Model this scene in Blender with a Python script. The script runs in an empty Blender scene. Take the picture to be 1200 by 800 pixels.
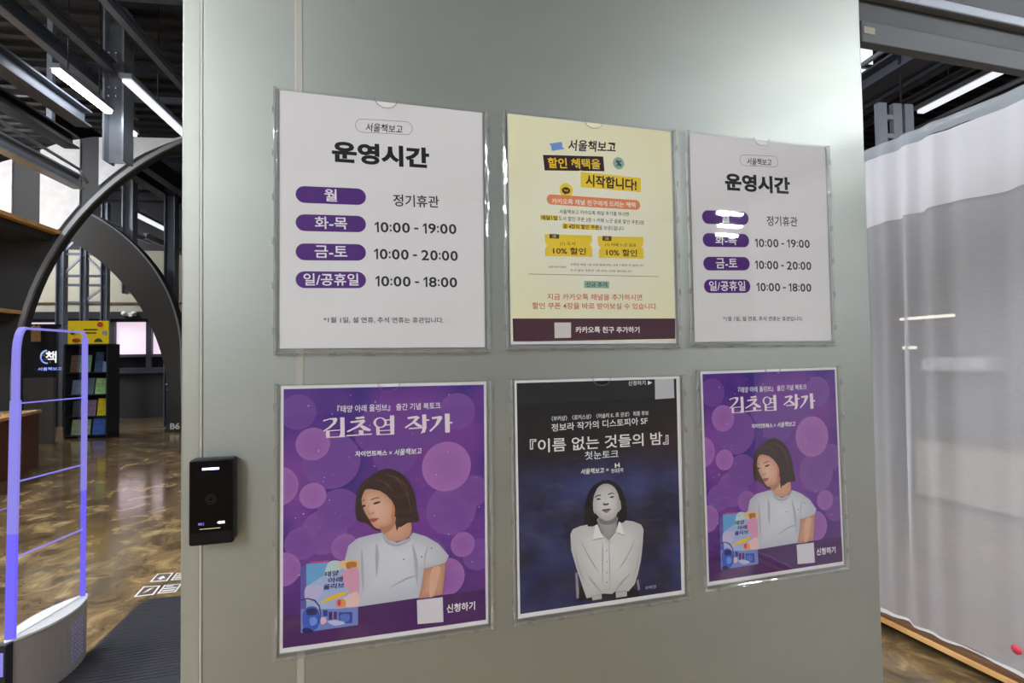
import bpy, bmesh, math, random
from mathutils import Vector, Matrix
from mathutils.geometry import tessellate_polygon

# ---------------------------------------------------------------- camera, world, exposure
SC = bpy.context.scene
COL = SC.collection
cd = bpy.data.cameras.new('camera')
cam = bpy.data.objects.new('camera', cd)
COL.objects.link(cam)
cd.sensor_width = 36.0
cd.lens = 19.5
cd.clip_start = 0.02
cd.clip_end = 200
_r = Vector((0.96104267, -0.27597015, -0.01540979))
_d = Vector((-0.00606687, 0.03467663, -0.99938017))
_f = Vector((0.27633346, 0.96054048, 0.03165145))
CAM = Vector((-0.0500885, -0.8443514, 1.5))
_m = Matrix((_r, -_d, -_f)).transposed().to_4x4()
_m.translation = CAM
cam.matrix_world = _m
SC.camera = cam
SC.view_settings.view_transform = 'Standard'
SC.view_settings.look = 'None'
SC.view_settings.gamma = 1
SC.view_settings.use_curve_mapping = False
SC.view_settings.exposure = 1.2
W = bpy.data.worlds.new('hall_ambient')
SC.world = W
W.use_nodes = True
W.node_tree.nodes['Background'].inputs[0].default_value = (0.80, 0.84, 0.90, 1)
W.node_tree.nodes['Background'].inputs[1].default_value = 0.2
LAMP_POWER = 82.0        # radiance of the hall's tube lamps
SC.cycles.max_bounces = 8
SC.cycles.transparent_max_bounces = 16
SC.cycles.caustics_reflective = False
SC.cycles.caustics_refractive = False
SC.cycles.sample_clamp_indirect = 6
SC.cycles.use_denoising = True

# ---------------------------------------------------------------- helpers
def lin(c):
    c /= 255.0
    return c / 12.92 if c <= 0.04045 else ((c + 0.055) / 1.055) ** 2.4
def rgb(r, g, b, k=1.0):
    return (min(1, lin(r) * k), min(1, lin(g) * k), min(1, lin(b) * k), 1)
def ink(c, k=1.0):
    return rgb(c[0], c[1], c[2], k)

def mat(name, color, rough=0.5, metal=0.0, emit=None, estr=0.0, noise=None, bump=None, spec=0.5, aniso=None):
    m = bpy.data.materials.new(name)
    m.use_nodes = True
    nt = m.node_tree
    b = nt.nodes['Principled BSDF']
    b.inputs['Base Color'].default_value = color
    b.inputs['Roughness'].default_value = rough
    b.inputs['Metallic'].default_value = metal
    b.inputs['Specular IOR Level'].default_value = spec
    if emit:
        b.inputs['Emission Color'].default_value = emit
        b.inputs['Emission Strength'].default_value = estr
    tc = nt.nodes.new('ShaderNodeTexCoord')
    if noise:
        sc, c2, det = noise
        mp = nt.nodes.new('ShaderNodeMapping')
        mp.inputs['Scale'].default_value = sc if isinstance(sc, tuple) else (sc, sc, sc)
        n = nt.nodes.new('ShaderNodeTexNoise')
        n.inputs['Scale'].default_value = 1.0
        n.inputs['Detail'].default_value = det
        r = nt.nodes.new('ShaderNodeValToRGB')
        r.color_ramp.elements[0].position = 0.35
        r.color_ramp.elements[1].position = 0.65
        r.color_ramp.elements[0].color = color
        r.color_ramp.elements[1].color = c2
        nt.links.new(tc.outputs['Object'], mp.inputs['Vector'])
        nt.links.new(mp.outputs['Vector'], n.inputs['Vector'])
        nt.links.new(n.outputs['Fac'], r.inputs['Fac'])
        nt.links.new(r.outputs['Color'], b.inputs['Base Color'])
    if bump:
        sc, st = bump
        n2 = nt.nodes.new('ShaderNodeTexNoise')
        mp2 = nt.nodes.new('ShaderNodeMapping')
        mp2.inputs['Scale'].default_value = sc if isinstance(sc, tuple) else (sc, sc, sc)
        n2.inputs['Scale'].default_value = 1.0
        bp = nt.nodes.new('ShaderNodeBump')
        bp.inputs['Strength'].default_value = st
        bp.inputs['Distance'].default_value = 0.01
        nt.links.new(tc.outputs['Object'], mp2.inputs['Vector'])
        nt.links.new(mp2.outputs['Vector'], n2.inputs['Vector'])
        nt.links.new(n2.outputs['Fac'], bp.inputs['Height'])
        nt.links.new(bp.outputs['Normal'], b.inputs['Normal'])
    return m

def clear_mat(name, diffuse=0.0, tint=(1, 1, 1, 1), rough=0.03, glossy=0.0, ior=1.49, bump=0):
    """thin clear plastic: straight-through transparency with a fresnel gloss"""
    m = bpy.data.materials.new(name)
    m.use_nodes = True
    nt = m.node_tree
    nt.nodes.remove(nt.nodes['Principled BSDF'])
    out = nt.nodes['Material Output']
    tr = nt.nodes.new('ShaderNodeBsdfTransparent')
    tr.inputs[0].default_value = tint
    gl = nt.nodes.new('ShaderNodeBsdfGlossy')
    gl.inputs['Roughness'].default_value = rough
    fr = nt.nodes.new('ShaderNodeFresnel')
    ge = nt.nodes.new('ShaderNodeNewGeometry')      # same gloss on the back of a thin sheet
    ir = nt.nodes.new('ShaderNodeMapRange')
    ir.inputs[3].default_value = ior
    ir.inputs[4].default_value = 1 / ior
    nt.links.new(ge.outputs['Backfacing'], ir.inputs[0])
    nt.links.new(ir.outputs[0], fr.inputs['IOR'])
    mx = nt.nodes.new('ShaderNodeMixShader')
    base = tr.outputs[0]
    if diffuse:
        df = nt.nodes.new('ShaderNodeBsdfDiffuse')
        df.inputs[0].default_value = (0.9, 0.92, 0.93, 1)
        m0 = nt.nodes.new('ShaderNodeMixShader')
        m0.inputs[0].default_value = diffuse
        nt.links.new(tr.outputs[0], m0.inputs[1])
        nt.links.new(df.outputs[0], m0.inputs[2])
        base = m0.outputs[0]
    if glossy:
        ad = nt.nodes.new('ShaderNodeMath')
        ad.operation = 'ADD'
        ad.use_clamp = True
        ad.inputs[1].default_value = glossy
        nt.links.new(fr.outputs[0], ad.inputs[0])
        nt.links.new(ad.outputs[0], mx.inputs[0])
    else:
        nt.links.new(fr.outputs[0], mx.inputs[0])
    if bump:
        tc = nt.nodes.new('ShaderNodeTexCoord')
        n2 = nt.nodes.new('ShaderNodeTexNoise')
        n2.inputs['Scale'].default_value = 9
        bp = nt.nodes.new('ShaderNodeBump')
        bp.inputs['Strength'].default_value = bump
        bp.inputs['Distance'].default_value = 0.01
        nt.links.new(tc.outputs['Object'], n2.inputs['Vector'])
        nt.links.new(n2.outputs['Fac'], bp.inputs['Height'])
        nt.links.new(bp.outputs['Normal'], gl.inputs['Normal'])
    nt.links.new(base, mx.inputs[1])
    nt.links.new(gl.outputs[0], mx.inputs[2])
    nt.links.new(mx.outputs[0], out.inputs['Surface'])
    return m

class MB:
    """collects shapes and links them as one mesh object"""
    def __init__(s):
        s.v, s.f, s.mi, s.sm = [], [], [], []
    def add(s, vs, fs, m=0, smooth=False):
        o = len(s.v)
        s.v += [tuple(v) for v in vs]
        for f in fs:
            s.f.append([i + o for i in f])
            s.mi.append(m)
            s.sm.append(smooth)
    def box(s, x0, x1, y0, y1, z0, z1, m=0, bevel=0.0):
        b = min(bevel, abs(x1 - x0) / 2.1, abs(y1 - y0) / 2.1, abs(z1 - z0) / 2.1)
        if b <= 0:
            s.add([(x0, y0, z0), (x1, y0, z0), (x1, y1, z0), (x0, y1, z0), (x0, y0, z1), (x1, y0, z1), (x1, y1, z1), (x0, y1, z1)],
                  [(0, 3, 2, 1), (4, 5, 6, 7), (0, 1, 5, 4), (1, 2, 6, 5), (2, 3, 7, 6), (3, 0, 4, 7)], m)
            return
        bm = bmesh.new()
        bmesh.ops.create_cube(bm, size=1)
        for v in bm.verts:
            v.co = Vector(((x0 + x1) / 2 + v.co.x * (x1 - x0), (y0 + y1) / 2 + v.co.y * (y1 - y0), (z0 + z1) / 2 + v.co.z * (z1 - z0)))
        bmesh.ops.bevel(bm, geom=list(bm.edges), offset=b, segments=2, affect='EDGES', profile=0.5)
        bm.verts.index_update()
        s.add([v.co for v in bm.verts], [[v.index for v in f.verts] for f in bm.faces], m)
        bm.free()
    def prism(s, pts, fn, a, b, m=0):
        """polygon pts extruded from depth a to b; fn(u, v, depth) -> point"""
        n = len(pts)
        vs = [fn(u, v, a) for u, v in pts] + [fn(u, v, b) for u, v in pts]
        tri = tessellate_polygon([[Vector((u, v, 0)) for u, v in pts]])
        fs = [tuple(t) for t in tri] + [tuple(n + i for i in reversed(t)) for t in tri]
        fs += [(i, (i + 1) % n, n + (i + 1) % n, n + i) for i in range(n)]
        s.add(vs, fs, m)
    def tube(s, path, r, seg=10, m=0, caps=True):
        path = [Vector(p) for p in path]
        rings = []
        for i, p in enumerate(path):
            t = (path[min(i + 1, len(path) - 1)] - path[max(i - 1, 0)]).normalized()
            a = t.cross(Vector((0, 0, 1)))
            if a.length < 1e-3:
                a = t.cross(Vector((1, 0, 0)))
            a.normalize()
            b = t.cross(a)
            rings.append([p + (a * math.cos(2 * math.pi * k / seg) + b * math.sin(2 * math.pi * k / seg)) * r for k in range(seg)])
        vs = [v for rg in rings for v in rg]
        fs = []
        for i in range(len(rings) - 1):
            for k in range(seg):
                fs.append((i * seg + k, i * seg + (k + 1) % seg, (i + 1) * seg + (k + 1) % seg, (i + 1) * seg + k))
        if caps:
            fs.append(tuple(range(seg))[::-1])
            fs.append(tuple((len(rings) - 1) * seg + k for k in range(seg)))
        s.add(vs, fs, m, True)
    def bar(s, p, q, w, h, m=0, up=Vector((0, 0, 1))):
        """rectangular bar from p to q, w across, h along up"""
        p, q = Vector(p), Vector(q)
        t = (q - p).normalized()
        a = t.cross(up)
        if a.length < 1e-3:
            a = t.cross(Vector((1, 0, 0)))
        a.normalize()
        b = a.cross(t)
        c = [(-1, -1), (1, -1), (1, 1), (-1, 1)]
        vs = [P + a * (x * w / 2) + b * (y * h / 2) for P in (p, q) for x, y in c]
        s.add(vs, [(3, 2, 1, 0), (4, 5, 6, 7), (0, 1, 5, 4), (1, 2, 6, 5), (2, 3, 7, 6), (3, 0, 4, 7)], m)
    def ibeam(s, p, q, w, h, m=0):
        """steel I beam: two flanges and a web"""
        p, q = Vector(p), Vector(q)
        t = (q - p).normalized()
        up = Vector((0, 0, 1)) if abs(t.z) < 0.9 else Vector(tuple(BE))
        a = t.cross(up).normalized()
        b = a.cross(t)
        s.bar(p + b * (h / 2 - .012), q + b * (h / 2 - .012), w, .024, m, up)
        s.bar(p - b * (h / 2 - .012), q - b * (h / 2 - .012), w, .024, m, up)
        s.bar(p, q, .02, h - .048, m, up)
    def build(s, name, m, parent=None, origin=None):
        me = bpy.data.meshes.new(name)
        o0 = Vector(origin) if origin is not None else Vector((0, 0, 0))
        if parent is not None:
            o0 = parent.matrix_world.translation.copy() if False else Vector(parent['_o']) if '_o' in parent else o0
        me.from_pydata([tuple(Vector(v) - o0) for v in s.v], [], s.f)
        for mm in (m if isinstance(m, (list, tuple)) else [m]):
            me.materials.append(mm)
        for p, i, sm in zip(me.polygons, s.mi, s.sm):
            p.material_index = i
            p.use_smooth = sm
        me.update()
        bm = bmesh.new()
        bm.from_mesh(me)
        bmesh.ops.recalc_face_normals(bm, faces=bm.faces)
        bm.to_mesh(me)
        bm.free()
        ob = bpy.data.objects.new(name, me)
        COL.objects.link(ob)
        if parent is not None:
            ob.parent = parent
        elif origin is not None:
            ob.location = o0
        return ob

ORIG = []
def thing(name, label, cat, loc, group=None):
    o = bpy.data.objects.new(name, None)
    COL.objects.link(o)
    o.location = loc
    o.empty_display_size = 0.1
    o['_o'] = [float(v) for v in loc]
    ORIG.append(o)
    return tag(o, label, cat, group)
def tag(o, label, cat, group=None):
    o['label'] = label
    o['category'] = cat
    if group:
        o['group'] = group
    return o
def struct(o):
    o['kind'] = 'structure'
    return o

# the hall behind the wall is turned 7.28 degrees from the wall: E across, D into the depth
_a = math.radians(7.28)
BE = Vector((math.cos(_a), -math.sin(_a), 0))
BD = Vector((math.sin(_a), math.cos(_a), 0))
def B(e, d, z):
    return BE * e + BD * d + Vector((0, 0, z))
def hbox(mb, e0, e1, d0, d1, z0, z1, m=0):
    c = [B(e, d, z) for z in (z0, z1) for e, d in ((e0, d0), (e1, d0), (e1, d1), (e0, d1))]
    mb.add(c, [(0, 3, 2, 1), (4, 5, 6, 7), (0, 1, 5, 4), (1, 2, 6, 5), (2, 3, 7, 6), (3, 0, 4, 7)], m)

_tc = {}
def text_mesh(s, bold=0.0):
    k = (s, bold)
    if k not in _tc:
        cu = bpy.data.curves.new('lettering', 'FONT')
        cu.body = s
        cu.size = 1
        cu.offset = bold
        cu.resolution_u = 3
        ob = bpy.data.objects.new('lettering', cu)
        COL.objects.link(ob)
        dg = bpy.context.evaluated_depsgraph_get()
        me = bpy.data.meshes.new_from_object(ob.evaluated_get(dg))
        vs = [tuple(v.co) for v in me.vertices]
        fs = [tuple(p.vertices) for p in me.polygons]
        x0 = min(v[0] for v in vs); x1 = max(v[0] for v in vs)
        y0 = min(v[1] for v in vs); y1 = max(v[1] for v in vs)
        _tc[k] = ([((v[0] - x0) / (x1 - x0), (v[1] - y0) / (y1 - y0)) for v in vs], fs, (x1 - x0) / (y1 - y0))
        bpy.data.objects.remove(ob)
        bpy.data.curves.remove(cu)
        bpy.data.meshes.remove(me)
    return _tc[k]
def put_text(mb, s, fn, u0, v0, w, h, m=0, bold=0.02):
    vs, fs, _ = text_mesh(s, bold)
    mb.add([fn(u0 + x * w, v0 + y * h) for x, y in vs], fs, m)

# ---------------------------------------------------------------- materials
M = {}
M['wall_steel'] = mat('galvanised_steel', rgb(182, 188, 182), .43, .84, noise=((3, 3, 9), rgb(187, 192, 185), 6), bump=((60, 60, 220), .03))
M['trim_steel'] = mat('pale_steel_trim', rgb(196, 194, 184), .4, .45)
M['lip_steel'] = mat('folded_edge_steel', rgb(190, 193, 184), .42, .7)
M['bead'] = mat('bright_edge_bead', rgb(226, 226, 218), .3, .5)
M['header'] = mat('header_steel', rgb(58, 60, 62), .5, .1)
M['header_light'] = mat('header_lip_steel', rgb(80, 83, 86), .5, .1)
M['masking'] = mat('yellowed_tape', rgb(166, 162, 144), .7)
M['clear'] = clear_mat('clear_acrylic', rough=.02)
M['clear_edge'] = clear_mat('clear_acrylic_edge', diffuse=.12, rough=.06, glossy=.16, bump=.5)
M['black_gloss'] = mat('black_glass', (.002, .002, .003, 1), .1, spec=.2)
M['black_plastic'] = mat('black_plastic', (.004, .004, .005, 1), .45, spec=.25)
M['led'] = mat('reader_led', (.4, .4, 1, 1), .5, emit=(.42, .45, 1, 1), estr=3.2)
M['led_dim'] = mat('reader_led_dim', (.1, .1, .3, 1), .5, emit=(.25, .22, .8, 1), estr=.16)
M['led_warm'] = mat('reader_line', (.3, .3, .2, 1), .5, emit=(.7, .65, .4, 1), estr=.55)
M['steel'] = mat('painted_steel', rgb(104, 110, 122), .45, .3)
M['steel_light'] = mat('pale_painted_steel', rgb(150, 156, 166), .42, .3)
M['steel_dark'] = mat('dark_painted_steel', rgb(44, 45, 52), .5, .2)
M['arch_dark'] = mat('arch_charcoal', rgb(50, 51, 54), .6)
M['arch_far'] = mat('arch_brown_charcoal', rgb(58, 54, 49), .65)
M['arch_rim'] = mat('arch_rim_grey', rgb(140, 143, 148), .45, .2)
M['white_panel'] = mat('white_sheet', rgb(236, 238, 240), .5, noise=(6, rgb(222, 225, 230), 3))
M['wood'] = mat('plywood', rgb(228, 182, 118), .5, noise=((30, 4, 30), rgb(206, 156, 94), 4))
M['wood_brown'] = mat('brown_and_shaded_wood', rgb(116, 84, 58), .45, noise=((30, 3, 30), rgb(92, 62, 40), 4))
M['desk_red'] = mat('reddish_brown_laminate', rgb(122, 62, 46), .35, noise=((8, 8, 40), rgb(104, 50, 36), 4))
M['desk_side'] = mat('brown_laminate', rgb(108, 68, 52), .4)
M['dark_wall'] = mat('charcoal_paint', rgb(50, 50, 54), .7)
M['cream'] = mat('cream_wall', rgb(176, 172, 154), .7)
M['grey_board'] = mat('grey_board', rgb(112, 108, 108), .6)
M['hall_end'] = mat('pale_grey_hall_paint', rgb(160, 162, 160), .7)
M['deck'] = mat('dark_ceiling_deck', rgb(40, 40, 44), .7)
M['pane'] = mat('lit_frosted_pane', (.6, .5, .6, 1), .3, emit=(.66, .54, .64, 1), estr=.52)
M['pane_dark'] = mat('dark_pane', rgb(26, 26, 32), .15)
M['frame_dark'] = mat('dark_window_frame', rgb(66, 66, 76), .5)
M['yellow'] = mat('yellow_sign', rgb(246, 214, 30), .5, emit=rgb(246, 210, 20), estr=.05)
M['white'] = mat('white_plastic', rgb(232, 233, 236), .4)
M['white_lit'] = mat('lamp_tube', (1, 1, 1, 1), .4, emit=(.93, .96, 1, 1), estr=LAMP_POWER)
M['lamp_half'] = mat('lamp_tube_dimmer', (1, 1, 1, 1), .4, emit=(.93, .96, 1, 1), estr=LAMP_POWER * .27)
M['tube_seen'] = mat('lamp_tube_far', (1, 1, 1, 1), .4, emit=(.93, .96, 1, 1), estr=9)
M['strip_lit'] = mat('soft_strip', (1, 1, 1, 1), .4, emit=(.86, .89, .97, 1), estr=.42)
M['warm_lit'] = mat('warm_lamp', (1, 1, .9, 1), .4, emit=(1, .93, .78, 1), estr=.6)
M['purple_edge'] = mat('edge_lit_acrylic', (.05, .05, .2, 1), .3, emit=(.16, .12, .95, 1), estr=.40)
M['purple_soft'] = mat('edge_lit_acrylic_pale', (.05, .05, .2, 1), .3, emit=(.30, .27, .85, 1), estr=.34)
M['purple_line'] = mat('edge_lit_line', (.05, .05, .2, 1), .3, emit=(.30, .27, 1, 1), estr=.36)
M['logo_white'] = mat('etched_logo_white', (1, 1, 1, 1), .3, emit=(.8, .84, 1, 1), estr=.4)
M['logo_blue'] = mat('etched_logo_blue', (.4, .5, 1, 1), .3, emit=(.18, .25, .85, 1), estr=.36)
M['gate_grey'] = mat('gate_grey_plastic', rgb(150, 144, 140), .5)
M['gate_white'] = mat('gate_white_plastic', rgb(226, 226, 226), .35)
M['gate_slot'] = mat('gate_slot', rgb(70, 70, 150), .4, emit=(.2, .2, .8, 1), estr=.3)
M['mat_black'] = mat('black_ribbed_rubber', rgb(44, 44, 50), .85, bump=((8, 90, 8), .6))
M['sticker'] = mat('white_floor_film', rgb(236, 236, 236), .4)
M['sticker_ink'] = mat('dark_sticker_ink', rgb(92, 76, 66), .4)
M['red'] = mat('pink_red_paint', rgb(226, 70, 90), .5)

def floor_mat():
    m = bpy.data.materials.new('brown_epoxy_floor')
    m.use_nodes = True
    nt = m.node_tree
    b = nt.nodes['Principled BSDF']
    tc = nt.nodes.new('ShaderNodeTexCoord')
    mp = nt.nodes.new('ShaderNodeMapping')
    mp.inputs['Scale'].default_value = (1.5, 1.1, 1)
    mp.inputs['Rotation'].default_value = (0, 0, .5)
    n = nt.nodes.new('ShaderNodeTexNoise')
    n.inputs['Scale'].default_value = 3.0
    n.inputs['Detail'].default_value = 10
    n.inputs['Roughness'].default_value = .62
    n.inputs['Distortion'].default_value = .7
    r = nt.nodes.new('ShaderNodeValToRGB')
    e = r.color_ramp.elements
    e[0].position = .30; e[0].color = rgb(74, 58, 40)
    e[1].position = .74; e[1].color = rgb(216, 194, 146)
    for p, c in ((.44, rgb(106, 87, 62)), (.54, rgb(132, 109, 76)), (.62, rgb(170, 142, 98))):
        x = e.new(p); x.color = c
    n2 = nt.nodes.new('ShaderNodeTexNoise')
    n2.inputs['Scale'].default_value = 3
    n2.inputs['Detail'].default_value = 4
    r2 = nt.nodes.new('ShaderNodeMapRange')
    r2.inputs[3].default_value = .06; r2.inputs[4].default_value = .18
    bp = nt.nodes.new('ShaderNodeBump')
    bp.inputs['Strength'].default_value = .05
    bp.inputs['Distance'].default_value = .02
    L = nt.links.new
    L(tc.outputs['Object'], mp.inputs[0]); L(mp.outputs[0], n.inputs['Vector']); L(n.outputs['Fac'], r.inputs[0])
    L(r.outputs[0], b.inputs['Base Color'])
    L(tc.outputs['Object'], n2.inputs['Vector']); L(n2.outputs['Fac'], r2.inputs[0]); L(r2.outputs[0], b.inputs['Roughness'])
    L(n2.outputs['Fac'], bp.inputs['Height']); L(bp.outputs[0], b.inputs['Normal'])
    b.inputs['Specular IOR Level'].default_value = .8
    return m
M['floor'] = floor_mat()

def cloth_mat(name, col, through, trans=.5):
    m = bpy.data.materials.new(name)
    m.use_nodes = True
    nt = m.node_tree
    nt.nodes.remove(nt.nodes['Principled BSDF'])
    out = nt.nodes['Material Output']
    df = nt.nodes.new('ShaderNodeBsdfDiffuse'); df.inputs[0].default_value = col
    tl = nt.nodes.new('ShaderNodeBsdfTranslucent'); tl.inputs[0].default_value = col
    tr = nt.nodes.new('ShaderNodeBsdfTransparent')
    a = nt.nodes.new('ShaderNodeMixShader'); a.inputs[0].default_value = trans
    b = nt.nodes.new('ShaderNodeMixShader')
    tc = nt.nodes.new('ShaderNodeTexCoord')
    mp = nt.nodes.new('ShaderNodeMapping'); mp.inputs['Scale'].default_value = (3, 9, 120)
    n = nt.nodes.new('ShaderNodeTexNoise'); n.inputs['Scale'].default_value = 2
    mr = nt.nodes.new('ShaderNodeMapRange')
    mr.inputs[3].default_value = through * .85; mr.inputs[4].default_value = min(1, through * 1.15)
    L = nt.links.new
    L(tc.outputs['Object'], mp.inputs[0]); L(mp.outputs[0], n.inputs['Vector']); L(n.outputs['Fac'], mr.inputs[0]); L(mr.outputs[0], b.inputs[0])
    L(df.outputs[0], a.inputs[1]); L(tl.outputs[0], a.inputs[2])
    L(a.outputs[0], b.inputs[1]); L(tr.outputs[0], b.inputs[2])
    L(b.outputs[0], out.inputs[0])
    return m
M['curtain'] = cloth_mat('sheer_white_curtain', rgb(216, 216, 220), .40)
M['curtain_double'] = cloth_mat('doubled_white_curtain', rgb(234, 234, 238), .06)
M['curtain_hem'] = cloth_mat('curtain_hem_tape', rgb(190, 198, 206), .30)

def print_mat(name):
    m = bpy.data.materials.new(name)
    m.use_nodes = True
    nt = m.node_tree
    b = nt.nodes['Principled BSDF']
    at = nt.nodes.new('ShaderNodeVertexColor')
    at.layer_name = 'print'
    nt.links.new(at.outputs[0], b.inputs['Base Color'])
    b.inputs['Roughness'].default_value = .55
    b.inputs['Specular IOR Level'].default_value = .3
    return m
M['print'] = print_mat('printed_paper')

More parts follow.
